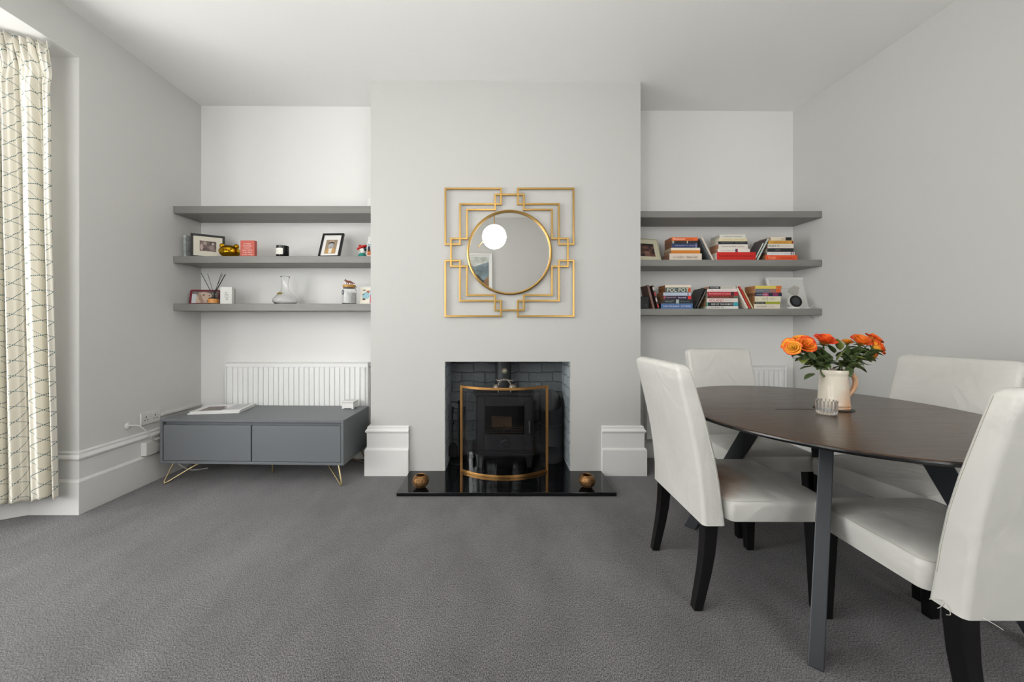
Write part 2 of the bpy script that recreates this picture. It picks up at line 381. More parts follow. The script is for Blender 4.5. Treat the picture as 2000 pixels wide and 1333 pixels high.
# ------------------------------------------------------------------ radiators
def radiator(x0, x1, yb, zt, zb, label, pipe_x):
    t = thing('radiator', label, 'radiator', ((x0 + x1) / 2, yb, zb))
    yf = yb - 0.058
    mb = MB(); n = int(round((x1 - x0 - 0.04) / 0.0415)); st = (x1 - x0 - 0.04) / n; R = [[], []]
    prof = []
    for i in range(n):
        a = x0 + 0.02 + st * i
        prof += [(a, yf + 0.012), (a + st * 0.09, yf), (a + st * 0.91, yf), (a + st, yf + 0.012)]
    lo = [Vector((x, y, zb + 0.045)) for x, y in prof]; hi = [Vector((x, y, zt - 0.045)) for x, y in prof]
    lo0 = [Vector((x, yf + 0.004, zb + 0.022)) for x, y in prof]; hi1 = [Vector((x, yf + 0.004, zt - 0.036)) for x, y in prof]
    mb.rings([lo0, lo, hi, hi1], close=False, cap0=False, cap1=False)
    mb.box(x0, x1, yf + 0.012, yf + 0.03, zb, zt - 0.01)
    mb.box(x0, x1, yf, yf + 0.014, zt - 0.034, zt - 0.008).box(x0, x1, yf, yf + 0.014, zb, zb + 0.024)
    mb.build('front_panel', M_rad, t, bevel=0.002, world=True)
    for xa_, xb_ in ((x0 - 0.002, x0 + 0.006), (x1 - 0.006, x1 + 0.002)): MB().box(xa_, xb_, yf - 0.002, yb - 0.004, zb - 0.002, zt).build('side_panel', M_rad, t, bevel=0.002, world=True)
    mb = MB().box(x0, x1, yf, yb - 0.004, zt - 0.006, zt)
    for i in range(int((x1 - x0) / 0.05)): mb.box(x0 + 0.02 + i * 0.05, x0 + 0.024 + i * 0.05, yf + 0.01, yb - 0.01, zt, zt + 0.0015)
    mb.build('top_grille', M_rad, t, world=True)
    s = 1 if pipe_x > (x0 + x1) / 2 else -1; e = x1 if s > 0 else x0
    mb = MB().tube([(e, yb - 0.03, zb + 0.035), (pipe_x, yb - 0.03, zb + 0.035), (pipe_x, yb - 0.03, 0.003)], 0.0085)
    mb.tube([(pipe_x, yb - 0.03, zb + 0.00), (pipe_x, yb - 0.03, zb + 0.07)], 0.014, 12)
    mb.build('pipe', M_white, t, smooth=True, world=True)
    MB().lathe([(0.001, 0), (0.012, 0), (0.012, 0.03), (0.008, 0.034), (0.001, 0.034)], (pipe_x, yb - 0.03, zb + 0.07), 16).build('valve_cap', M_plastic, t, smooth=True, world=True)
    if s > 0: MB().lathe([(0.001, 0), (0.010, 0), (0.010, 0.022), (0.001, 0.022)], (x1 + 0.003, yb - 0.03, zt - 0.03), 14, axis='X').build('bleed_valve', M_steel, t, smooth=True, world=True)
radiator(-2.238, -1.073, YL, 0.803, 0.20, 'white panel radiator behind the grey drawer unit', -1.02)
radiator(1.226, 2.376, YR, 0.772, 0.168, 'white panel radiator in the right alcove behind the chairs', 1.16)

# ------------------------------------------------------------------ grey media unit
u = thing('media_unit', 'slate grey two-drawer low unit on brass hairpin legs', 'media unit', (-1.706, 2.61, 0), (0, 0, math.radians(-1.7)))
uw, ud = 0.645, 0.468; z0, z1 = 0.148, 0.457
mb = MB().box(-uw, uw, 0, ud, z1 - 0.018, z1).box(-uw, uw, 0, ud, z0, z0 + 0.018).box(-uw, -uw + 0.018, 0, ud, z0 + 0.018, z1 - 0.018).box(uw - 0.018, uw, 0, ud, z0 + 0.018, z1 - 0.018)
mb.box(-uw + 0.018, uw - 0.018, ud - 0.012, ud, z0 + 0.018, z1 - 0.018)
MB().box(-0.009, 0.009, 0.03, ud - 0.014, z0 + 0.018, z1 - 0.05).build('divider', M_unitd, u)
mb.box(-uw + 0.018, uw - 0.018, 0.026, 0.034, z1 - 0.05, z1 - 0.018)
mb.build('carcass', M_unit, u, bevel=0.0015)
for s, dy in ((-1, 0.004), (1, 0.002)):
    x0, x1 = (-uw + 0.022, -0.005) if s < 0 else (0.005, uw - 0.021)
    d = MB().box(x0, x1, dy, dy + 0.018, z0 + 0.021, z1 - 0.042).box(x0 + 0.012, x1 - 0.012, dy + 0.018, 0.40, z0 + 0.03, z1 - 0.07).build('drawer', M_unit, u, bevel=0.0012)
def hairpin(fx, fy, sx, sy):
    a = Vector((fx - sx * 0.035, fy + sy * 0.02, z0)); b = Vector((fx - sx * 0.21, fy + sy * 0.15, z0)); f = Vector((fx + sx * 0.01, fy - sy * 0.02, 0.006))
    P = [a, a.lerp(f, 0.5), a.lerp(f, 0.9), f + Vector((-sx * 0.006, 0, 0.0)), f.lerp(b, 0.09) + Vector((0, 0, -0.006)), f.lerp(b, 0.5), b]
    P[4].z = max(P[4].z, 0.008)
    mb = MB().tube(P, 0.0056, 10); mb.box(min(a.x, b.x), max(a.x, b.x), min(a.y, b.y) - .01, max(a.y, b.y) + .01, z0 - 0.003, z0 - 0.0002)
    mb.build('hairpin_leg', M_brass, u, smooth=True)
for sx in (-1, 1):
    hairpin(sx * 0.62, 0.03, sx, 1); hairpin(sx * 0.62, ud - 0.03, sx, -1)
MB().tube([(0, 0.24, 0.001), (0, 0.24, z0)], 0.008, 12).build('centre_leg', M_brass, u, smooth=True)

# things on the unit
def magazine(loc, rz, w, l, t, label, cover, img=None):
    g = thing('magazine', label, 'magazine', loc, (0, 0, rz), 'magazines on the grey unit')
    MB().box(0.002, w - 0.002, 0.002, l - 0.002, 0.0006, t - 0.0006).build('pages', mat('magazine_pages', '#d9d8d6', 0.6), g)
    MB().box(0, w, 0, l, 0, 0.0006).box(0, w, 0, l, t - 0.0006, t).box(-0.0008, 0.0004, 0, l, 0, t).build('cover', cover, g)
    if img: img(g, t)
M_mag = mat('white_glossy_cover', '#e3e3e2', 0.2)
def img(g, t):
    MB().box(0.045, 0.17, 0.02, 0.17, t, t + 0.0003).build('cover_photo', mat('dark_red_photo', '#6b3f3a', 0.25, var=0.6, vscale=25), g)
    MB().box(0.10, 0.20, 0.02, 0.11, t + 0.0003, t + 0.0005).build('cover_photo', mat('dark_grey_photo', '#3f3c3c', 0.25, var=0.5, vscale=35), g)
    MB().box(0.205, 0.315, 0.03, 0.23, t, t + 0.0003).build('cover_photo', mat('pale_grey_photo', '#b4b4b8', 0.25, var=0.15, vscale=18), g)
magazine((-2.265, 2.755, 0.4573), math.radians(9), 0.345, 0.25, 0.010, 'lower white magazine under another on the grey unit', M_mag)
magazine((-2.255, 2.765, 0.4677), math.radians(10), 0.335, 0.25, 0.009, 'upper glossy magazine with dark red cover photo on grey unit', M_mag, img)
g = thing('trinket_box', 'small white lidded box on the right end of the grey unit', 'box', (-1.172, 2.985, 0.4573), (0, 0, math.radians(-4)))
M_wbox = mat('white_box_paint', '#dcdbd8', 0.45)
mb = MB().box(-0.047, 0.047, -0.04, 0.04, 0.006, 0.047)
for i in (-1, 1):
    for j in (-1, 1): mb.box(i * 0.039 - 0.008, i * 0.039 + 0.008, j * 0.032 - 0.008, j * 0.032 + 0.008, 0, 0.007)
mb.build('box_body', M_wbox, g, bevel=0.002)
MB().box(-0.050, 0.050, -0.043, 0.043, 0.049, 0.060).build('lid', M_wbox, g, bevel=0.003)
MB().box(-0.046, 0.046, -0.039, 0.039, 0.047, 0.049).build('hinge_gap', M_unitd, g)

# ------------------------------------------------------------------ sockets and cables on the left wall
t = thing('wall_socket', 'white double wall socket left of the grey unit', 'socket', (XL + 0.001, 2.69, 0.455))
MB().box(0, 0.010, -0.075, 0.075, -0.043, 0.043).build('face_plate', M_plastic, t, bevel=0.003)
for s in (-1, 1):
    mb = MB()
    mb.box(0.0101, 0.0108, s * 0.036 - 0.003, s * 0.036 + 0.003, 0.004, 0.014)
    for q in (-1, 1): mb.box(0.0101, 0.0108, s * 0.036 + q * 0.011 - 0.004, s * 0.036 + q * 0.011 + 0.004, -0.014, -0.009)
    mb.build('socket_holes', M_blackp, t)
    MB().box(0.0101, 0.014, s * 0.018 - 0.005, s * 0.018 + 0.005, 0.022, 0.036).build('switch', M_plastic, t, bevel=0.001)
t = thing('cable_grommet', 'round white cable grommet on the left wall above the skirting', 'cable outlet', (XL + 0.001, 2.53, 0.435))
MB().lathe([(0.001, 0), (0.022, 0), (0.022, 0.006), (0.012, 0.012), (0.001, 0.012)], (0, 0, 0), 20, axis='X').build('flange', M_plastic, t, smooth=True)
P = [Vector((XL + 0.012, 2.53, 0.437)), Vector((XL + 0.07, 2.535, 0.435)), Vector((XL + 0.09, 2.57, 0.39)), Vector((XL + 0.085, 2.62, 0.32)), Vector((XL + 0.065, 2.72, 0.25)), Vector((XL + 0.05, 2.82, 0.12)), Vector((XL + 0.14, 2.86, 0.02)), Vector((XL + 0.24, 2.92, 0.008))]
def smooth_path(P, n=6):
    out = []
    for i in range(len(P) - 1):
        p0 = P[max(i - 1, 0)]; p1 = P[i]; p2 = P[i + 1]; p3 = P[min(i + 2, len(P) - 1)]
        for k in range(n):
            t = k / n
            out.append(0.5 * ((2 * p1) + (p2 - p0) * t + (2 * p0 - 5 * p1 + 4 * p2 - p3) * t * t + (3 * p1 - p0 - 3 * p2 + p3) * t ** 3))
    out.append(P[-1]); return out
setp(MB().tube(smooth_path(P), 0.0042, 8).build('power_cable', M_cable, smooth=True), 'white cable looping from the wall grommet behind the grey unit', 'cable')
setp(MB().box(XL + 0.023, XL + 0.062, 2.60, 2.74, 0.207, 0.30).build('junction_box', M_plastic, bevel=0.003), 'square white junction box on the skirting beside the grey unit', 'junction box')
mb = MB().box(XL + 0.001, XL + 0.018, 2.775, 3.15, 0.445, 0.462)
setp(mb.build('cable_trunking', M_plastic, bevel=0.002), 'white cable trunking along the wall above the grey unit', 'cable trunking')

# ------------------------------------------------------------------ mirror
YM = YB - 0.018; PXM = F / YM
def mx(px): return (px - CX) / PXM
def mz(py): return CH - (py - CY) / PXM
mc = Vector((mx(995), YB - 0.002, mz(493.5)))
g = thing('wall_mirror', 'round wall mirror in a gold geometric frame above the stove', 'mirror', mc)
mb = MB()
NB = [0]
def poly(pts):
    P = [Vector((mx(a), YM, mz(b))) for a, b in pts]
    w = 0.0135; hw = w / 2
    for i_, (a, b) in enumerate(zip(P, P[1:])):
        d = (b - a).normalized() * hw
        NB[0] += 1; o_ = Vector((0, -0.00013 * (NB[0] % 23), 0)); mb.bar(a - d + o_, b + d + o_, w, 0.011, up=(0, 1, 0))
def sym(pts):
    for fx in (False, True):
        for fy in (False, True):
            poly([((1990 - a) if fx else a, (987 - b) if fy else b) for a, b in pts])
# outer corner loop, inner stepped line, drawn for the upper-left quarter and mirrored
poly_ul = [(978.5, 399), (898.5, 399), (898.5, 477.5), (870, 477.5), (870, 369), (978.5, 369), (978.5, 399)]
inner_ul = [(995, 380.5), (967, 380.5), (967, 410), (912, 410), (912, 466.5), (881, 466.5), (881, 494)]
sym(poly_ul)
sym(inner_ul)
mb.build('frame', M_gold, g, bevel=0.0015, world=True)
R0 = 83.0 / PXM
mb = MB(); n = 96; R = []
for i in range(n + 1):
    a = 2 * PI * i / n; c = Vector((math.cos(a), 0, math.sin(a)))
    ce = Vector((mc.x, YM, mc.z))
    R.append([ce + c * (R0 - 0.017) + Vector((0, 0.012, 0)), ce + c * (R0 - 0.017) + Vector((0, -0.008, 0)), ce + c * (R0 - 0.008) + Vector((0, -0.012, 0)), ce + c * R0 + Vector((0, -0.008, 0)), ce + c * R0 + Vector((0, 0.012, 0))])
mb.rings(R, cap0=False, cap1=False).build('rim', M_gold, g, smooth=True, world=True)
mb = MB(); mb.lathe([(R0 - 0.016, 0), (R0 - 0.016, 0.004)], (mc.x, YM + 0.008, mc.z), 64, axis='Y'); mb.build('mirror_glass', M_mirror, g, world=True)
for s in (-1, 1): MB().box(mc.x + s * 0.15 - 0.01, mc.x + s * 0.15 + 0.01, YM + 0.008, YB - 0.001, mc.z + 0.12, mc.z + 0.15).build('wall_bracket', M_black, g, world=True)

# ------------------------------------------------------------------ stove
M_log = mat('split_firewood', '#e8c9a0', 0.8, var=0.35, vscale=18, bump=0.3, scale=40, stretch=(0.25, 1, 1))
g = thing('wood_stove', 'black cast-iron wood burning stove in the brick fireplace', 'stove', (0.043, 3.0, 0.026))
X0, X1, YF, YK = -0.173, 0.262, 2.862, 3.125
mb = MB()
mb.box(X0, X0 + 0.02, YF, YK, 0.137, 0.58).box(X1 - 0.02, X1, YF, YK, 0.137, 0.58).box(X0 + .02, X1 - .02, YK - 0.02, YK, 0.137, 0.58).box(X0 + .02, X1 - .02, YF, YK - 0.02, 0.137, 0.157)
mb.box(X0 + .02, X1 - .02, YF, YF + 0.02, 0.53, 0.58).box(X0 + .02, X1 - .02, YF + .002, YF + 0.02, 0.157, 0.285)
mb.build('body', M_stove, g, bevel=0.003, world=True)
MB().box(X0 - 0.012, X1 + 0.012, YF - 0.02, YK + 0.005, 0.58, 0.596).build('top_plate', M_stove, g, bevel=0.004, world=True)
MB().box(X0 - 0.006, X1 + 0.006, YF - 0.012, YK, 0.125, 0.137).build('base_plate', M_stove, g, bevel=0.002, world=True)
door = MB()
dx0, dx1, dz0, dz1 = X0 + 0.012, X1 - 0.012, 0.17, 0.565
wx0, wx1, wz0, wz1 = -0.102, 0.192, 0.288, 0.50
door.box(dx0, wx0, YF - 0.018, YF - 0.001, dz0, dz1).box(wx1, dx1, YF - 0.018, YF - 0.001, dz0, dz1).box(wx0, wx1, YF - 0.018, YF - 0.001, dz0, wz0).box(wx0, wx1, YF - 0.018, YF - 0.001, wz1, dz1)
d = door.build('door', M_stove, g, bevel=0.003, world=True)
MB().box(wx0, wx1, YF - 0.010, YF - 0.006, wz0, wz1).build('door_glass', M_dglass, d, world=True)
MB().tube([(0.229, YF - 0.04, 0.305), (0.229, YF - 0.04, 0.40)], 0.0075, 12).tube([(0.229, YF - 0.04, 0.318), (0.229, YF - 0.016, 0.318)], 0.004).build('handle', M_steel, d, smooth=True, world=True)
v = MB().lathe([(0.001, 0), (0.030, 0), (0.030, 0.006), (0.024, 0.010), (0.001, 0.010)], (0.045, YF - 0.018, 0.222), 28, axis='Y')
v.bar((0.026, YF - 0.034, 0.207), (0.064, YF - 0.034, 0.237), 0.008, 0.012, up=(0, 1, 0)); v.build('air_vent', M_legmetal, d, smooth=True, world=True)
mb = MB()
for z in (0.296, 0.316, 0.333): mb.tube([(wx0 + 0.005, YF + 0.012, z), (wx1 - 0.005, YF + 0.012, z)], 0.005, 8)
for x in (0.04, 0.18): mb.box(x - 0.006, x + 0.006, YF + 0.006, YF + 0.02, 0.286, 0.345)
mb.build('log_guard', mat('warm_iron', '#8a8070', 0.5, metal=0.4), g, smooth=True, world=True)
MB().box(X0 + 0.022, X1 - 0.022, YF + 0.06, YK - 0.022, 0.30, 0.318).build('grate', M_black, g, world=True)
for sx in (0, 1):
    for sy in (0, 1):
        x = (X0 + 0.03) if not sx else (X1 - 0.03); y = (YF + 0.03) if not sy else (YK - 0.03); o = -1 if not sx else 1
        mb = MB(); mb.bar((x + o * 0.002, y, 0.0262), (x, y, 0.125), 0.032, 0.03, w2=(0.062, 0.05)); mb.build('leg', M_stove, g, bevel=0.003, world=True)
mb = MB().lathe([(0.075, 0.596), (0.075, 0.612), (0.064, 0.616), (0.064, 1.345)], (0.037, 3.03, 0), 36); mb.build('flue_pipe', M_stove, g, smooth=True, world=True)
kb = at(985.5, 725, 2.966)
mb = MB().lathe([(0.001, 0), (0.022, 0), (0.022, 0.004), (0.019, 0.007), (0.015, 0.004), (0.012, 0.012), (0.001, 0.014)], (0, 0, 0), 24, axis='Y')
o = mb.build('flue_damper', mat('worn_steel', '#a39d8c', 0.4, metal=0.6, var=0.4, vscale=60), g, smooth=True); o.location = kb - g.location; o.location.y += 0.002
l = thing('firewood_log', 'split log lying behind the stove door glass', 'log', (0.03, YF + 0.075, 0.3185))
R = []
for i, x in enumerate((-0.085, -0.03, 0.03, 0.07)):
    R.append([Vector((x, y + 0.004 * math.sin(i * 2.2), z * (1 - 0.03 * i))) for y, z in ((-0.04, 0.0), (0.04, 0.0), (0.045, 0.06), (0.0, 0.088), (-0.042, 0.076))])
MB().rings(R).build('log_wood', M_log, l, bevel=0.003)
MB().rings([[Vector((0.0702, y * 0.95, z * 0.93)) for y, z in ((-0.04, 0.002), (0.04, 0.002), (0.045, 0.056), (0.0, 0.08), (-0.042, 0.068))], [Vector((0.0705, y * 0.9, z * 0.9)) for y, z in ((-0.04, 0.004), (0.04, 0.004), (0.045, 0.056), (0.0, 0.08), (-0.042, 0.068))]]).build('cut_end', mat('pale_cut_wood', '#a97c55', 0.8), l)
# ornament on the stove
g = thing('iron_ornament', 'small mottled iron ornament with a twisted bar on the stove top', 'ornament', (0.045, 2.90, 0.596))
M_mott = mat('mottled_silver_iron', '#8d857a', 0.4, metal=0.5, var=0.8, vscale=70)
for s in (-1, 1):
    mb = MB()
    mb.lathe([(0.030 * math.cos(a), 0.03 * math.sin(a)) for a in (0, .3, .6, .9, 1.2, 1.5)], (s * 0.062, 0, 0.032), 20)
    mb.tube([(s * 0.048, -0.008, 0.0), (s * 0.042, -0.008, 0.04), (s * 0.045, -0.004, 0.068), (s * 0.030, 0, 0.088)], [0.006, 0.004, 0.005, 0.005], 8)
    mb.build('foot', M_mott, g, smooth=True)
mb = MB(); P = [(-0.066, 0, 0.100), (-0.055, 0, 0.089), (-0.035, 0, 0.089), (-0.01, 0, 0.096), (0.01, 0, 0.097), (0.035, 0, 0.089), (0.055, 0, 0.089), (0.066, 0, 0.094)]
mb.tube(P, [0.002, 0.0055, 0.006, 0.0075, 0.0075, 0.006, 0.0045, 0.002], 10)
for i in range(4): mb.tube([(-0.016 + i * 0.011, -0.008, 0.102), (-0.020 + i * 0.011, -0.009, 0.090)], 0.0028, 6)
mb.build('twisted_bar', M_mott, g, smooth=True)

# fire screen: bowed glass in a brass frame
g = thing('fire_screen', 'bowed glass fire screen with a brass frame before the stove', 'fire screen', (0.037, 2.76, 0.026))
xa, xb = wx(901.5, 2.815), wx(1068, 2.815); zt, zb_ = 0.664, 0.0262; sag = 0.125; yend = 2.808
def arc(t, off=0):
    x = xa + (xb - xa) * t; c = (xb - xa) / 2; Rr = (c * c + sag * sag) / (2 * sag); u = x - (xa + xb) / 2
    y = yend - (math.sqrt(Rr * Rr - u * u) - (Rr - sag)); return Vector((x, y + off, 0))
n = 28; mb = MB()
for z0_, z1_ in ((zb_, zb_ + 0.018), (zt - 0.018, zt)):
    R = []
    for i in range(n + 1):
        p = arc(i / n); R.append([p + Vector((0, a, z)) for a, z in ((-0.008, z0_), (0.008, z0_), (0.008, z1_), (-0.008, z1_))])
    mb.rings(R)
for t_ in (0, 1):
    p = arc(t_); mb.box(p.x - 0.009, p.x + 0.009, p.y - 0.010, p.y + 0.008, zb_, zt)
mb.build('frame', M_screen, g, bevel=0.0015, world=True)
R = []
for i in range(n + 1):
    p = arc(i / n); R.append([p + Vector((0, a, z)) for a, z in ((-0.002, zb_ + .012), (0.002, zb_ + .012), (0.002, zt - .012), (-0.002, zt - .012))])
MB().rings(R).build('screen_glass', M_sglass, g, smooth=True, world=True)

# coal scuttle
g = thing('coal_scuttle', 'tall black metal coal scuttle with slanted mouth beside the stove', 'coal scuttle', (0.418, 3.05, 0.0262))
mb = MB(); n = 36; r = 0.093
def sl(a, r, zf): return Vector((r * math.cos(a), r * math.sin(a), zf(r * math.sin(a))))
A = [2 * PI * i / n for i in range(n)]
rim = lambda y: 0.475 + y * 0.72
mb.rings([[sl(a, r * 1.02, lambda y: 0.0) for a in A], [sl(a, r * 1.02, lambda y: 0.03) for a in A], [sl(a, r, lambda y: 0.035) for a in A], [sl(a, r, lambda y: 0.13) for a in A], [sl(a, r * 1.03, lambda y: 0.135) for a in A], [sl(a, r, lambda y: 0.14) for a in A],
          [sl(a, r, rim) for a in A], [sl(a, r * 1.03, lambda y: rim(y) + 0.006) for a in A], [sl(a, r * 0.96, rim) for a in A], [sl(a, r * 0.94, lambda y: 0.05) for a in A]])
mb.build('bucket', mat('scuttle_black', '#2b2c2f', 0.42, metal=0.2), g, smooth=True)
mb = MB(); mb.tube([(r * math.cos(a) * 1.04, -abs(r * math.sin(a)) * 1.04 - 0.02 * math.sin(a), 0.30) for a in [PI * i / 12 for i in range(13)]], 0.004, 8)
mb.build('handle', M_legmetal, g, smooth=True)
for sx in (-1, 1): MB().lathe([(0.001, 0), (0.010, 0), (0.010, 0.008), (0.001, 0.010)], (sx * 0.03, -r * 0.96, 0.30), 12, axis='Y').build('handle_boss', M_black, g, smooth=True)

# fireside companion set
g = thing('companion_set', 'black iron fireside tool set at the left of the stove', 'fireside tools', (-0.315, 3.0, 0.0262))
MB().lathe([(0.001, 0), (0.072, 0), (0.072, 0.008), (0.06, 0.014), (0.014, 0.022), (0.001, 0.022)], (0, 0, 0), 28).build('base', M_black, g, smooth=True)
mb = MB().tube([(0, 0, 0.02), (0, 0, 0.46)], 0.007, 10); mb.tube([(-0.05, 0, 0.44), (-0.045, 0, 0.425), (0, 0, 0.42), (0.045, 0, 0.425), (0.05, 0, 0.44)], 0.004, 8); mb.lathe([(0.001, 0), (0.014, 0.006), (0.016, 0.018), (0.008, 0.03), (0.001, 0.034)], (0, 0, 0.455), 14)
mb.build('stand', M_black, g, smooth=True)
s = MB().tube([(-0.046, -0.016, 0.44), (-0.05, -0.018, 0.36), (-0.046, -0.02, 0.22), (-0.044, -0.02, 0.15)], [0.009, 0.006, 0.004, 0.004], 10)
s.lathe([(0.001, 0), (0.012, 0.004), (0.016, 0.02), (0.01, 0.03), (0.001, 0.032)], (-0.048, -0.018, 0.30), 14)
s.rings([[Vector((-0.044 + x, -0.022 + y, z)) for x, y in ((-w_, 0.012), (-w_ + 0.004, 0), (w_ - 0.004, 0), (w_, 0.012), (w_ - 0.003, 0.008), (-w_ + 0.003, 0.008))] for w_, z in ((0.012, 0.16), (0.034, 0.12), (0.036, 0.05))])
s.build('shovel', M_black, g, smooth=True)
s = MB().tube([(0.046, -0.014, 0.44), (0.05, -0.016, 0.34), (0.046, -0.016, 0.18)], [0.009, 0.005, 0.004], 10); s.lathe([(0.014, 0.06), (0.026, 0.14), (0.018, 0.18), (0.004, 0.20)][::-1], (0.046, -0.016, 0), 16)
s.build('brush', mat('black_bristle', '#1c1917', 0.9, bump=0.6, scale=300), g, smooth=True)
s = MB().tube([(0.0, -0.05, 0.44), (0.0, -0.05, 0.12), (0.006, -0.052, 0.06)], [0.006, 0.004, 0.003], 8); s.tube([(0.0, -0.05, 0.44), (0, -0.02, 0.43), (0, 0, 0.42)], 0.003, 8); s.build('poker', M_legmetal, g, smooth=True)

# tealight holders
M_pot = mat('hammered_copper', '#8f6a44', 0.42, metal=0.85, bump=0.9, scale=55, var=0.35, vscale=40)
def pot(x, y, label, rz):
    g = thing('tealight_holder', label, 'candle holder', (x, y, 0.0262), (0, 0, rz), 'copper tealight holders on the hearth')
    pr = [(0.020, 0.0), (0.030, 0.004), (0.047, 0.02), (0.055, 0.042), (0.052, 0.062), (0.040, 0.079), (0.030, 0.084), (0.028, 0.081), (0.037, 0.074), (0.048, 0.058), (0.050, 0.042), (0.042, 0.02), (0.02, 0.008), (0.001, 0.007)]
    MB().lathe(pr, (0, 0, 0), 32).build('bowl', M_pot, g, smooth=True)
    mb = MB()
    for zz, rr, k_ in ((0.03, 0.0488, 16), (0.048, 0.0523, 18), (0.062, 0.0498, 16)):
        for i in range(k_):
            a = 2 * PI * (i + (0.5 if zz == 0.048 else 0)) / k_
            mb.ell((rr * math.cos(a), rr * math.sin(a), zz), (0.0034, 0.0034, 0.0034), 8, 5)
    mb.build('pierced_dots', mat('dark_recess', '#241a12', 0.8), g, smooth=True)
    MB().lathe([(0.001, 0.008), (0.018, 0.008), (0.018, 0.022), (0.001, 0.022)], (0, 0, 0), 20).build('tealight', M_plastic, g, smooth=True)
pot(-0.520, 2.525, 'copper tealight holder on the left end of the hearth', 0)
pot(0.590, 2.530, 'copper tealight holder on the right end of the hearth', 0.7)

# ------------------------------------------------------------------ curtain
M_cur = mat('lattice_curtain_fabric', '#e2ddd0', 0.85, spec=0.15, bump=0.05, scale=500, sheen=0.1)
k = NT(M_cur); uv = k.n('ShaderNodeUVMap'); sp = k.n('ShaderNodeSeparateXYZ'); k.l(uv.outputs[0], sp.inputs[0])
def stripes(sgn):
    a = k.math('ADD', k.math('MULTIPLY', sp.outputs['X'], 1 / 0.14), k.math('MULTIPLY', sp.outputs['Y'], sgn / 0.084))
    fr = k.math('FRACT', a); return k.math('LESS_THAN', k.math('ABSOLUTE', k.math('SUBTRACT', fr, 0.5)), 0.030)
dash = k.math('GREATER_THAN', k.math('FRACT', k.math('MULTIPLY', sp.outputs['X'], 150)), 0.25)
ln = k.math('MULTIPLY', stripes(1), dash); ln2 = k.math('MULTIPLY', stripes(-1), dash)
c1 = k.mix(ln, hx('#e2ddd0'), hx('#3d6468')); c2 = k.mix(k.math('MULTIPLY', ln2, 0.75), c1, hx('#4f7176')); k.l(c2, k.b.inputs['Base Color'])
g = thing('curtain', 'cream full-length curtain with teal diamond lattice at the bay window', 'curtain', (-2.75, 2.0, 2.66))
bm = bmesh.new(); uvl = bm.loops.layers.uv.new('UVMap'); NS, NTt = 420, 110; L = 0.66
dvec = Vector((-0.895, -0.446, 0)); nvec = Vector((0.446, -0.895, 0))
p0 = Vector((-2.502, 2.115, 0)); rr_ = random.Random(3)
ph = [rr_.uniform(-0.5, 0.5) for _ in range(12)]
V = []
for j in range(NTt + 1):
    t = j / NTt; z = 2.672 + (0.125 - 2.672) * t; row = []
    dz = 2.672 - z
    for i in range(NS + 1):
        s = i / NS
        hb = min(1.0, max(0.0, 1.25 - dz / 0.14))               # heading band
        gz = math.exp(-((dz - 0.165) / 0.045) ** 2)          # gathered waist under the heading
        u = s * 9.2 * 2 * PI + 0.7 * math.sin(2.3 * s * 2 * PI + 1) + 0.5 * t * math.sin(5 * s + 2)
        grow = min(1, dz / 0.9)
        amp = (0.013 + 0.028 * grow) * (1 - 0.35 * gz) * (1 + 0.25 * math.sin(1.7 * s * 2 * PI + 2))
        sn = math.sin(u); y = amp * (sn * 0.8 + 0.2 * math.copysign(abs(sn) ** 0.5, sn))
        y += 0.006 * math.sin(2.6 * u + 1.3 + 1.6 * t) * (0.5 + t) + 0.004 * math.sin(4.7 * u + 5 * t + 1)
        fine = math.sin(3.0 * u + 2.5 * math.sin(7 * dz)) ; fine2 = math.sin(5.3 * u + 11 * dz)
        y += (0.016 * fine + 0.009 * fine2) * hb * (1 - gz * 0.6) + 0.008 * abs(math.sin(2 * u)) * math.exp(-((dz - 0.26) / 0.10) ** 2)
        y += 0.012 * hb - 0.010 * gz
        along = s * L * (1 + 0.05 * t) - 0.0068 * math.cos(u) * (0.4 + 0.6 * grow) + 0.004 * math.sin(3 * u) * hb
        p = p0 + dvec * along + nvec * y + Vector((0, 0.055 * t, z + (0.012 * math.sin(u + 0.4) if j == NTt else 0)))
        p.z += (0.004 * math.sin(2 * u) + 0.002 * math.sin(5 * u)) * hb
        row.append((bm.verts.new(p - g.location), s * L * 2.15, z + 0.02 * math.sin(u * 0.5)))
    V.append(row)
for j in range(NTt):
    for i in range(NS):
        q = (V[j][i], V[j][i + 1], V[j + 1][i + 1], V[j + 1][i]); f = bm.faces.new([a[0] for a in q]); f.smooth = True
        for lp, a in zip(f.loops, q): lp[uvl].uv = (a[1], a[2])
me = bpy.data.meshes.new('fabric'); bm.to_mesh(me); bm.free(); me.materials.append(M_cur)
o = bpy.data.objects.new('fabric', me); COL.objects.link(o); o.parent = g
sm = o.modifiers.new('thickness', 'SOLIDIFY'); sm.thickness = 0.0025
q = p0 + dvec * 0.06 + nvec * -0.045 + Vector((0, 0, 2.662)); q2 = q + dvec * 0.60
setp(MB().tube([q, q2], 0.009, 10).build('curtain_rail', M_white, smooth=True), 'white curtain rail under the bay window ceiling', 'curtain rail')

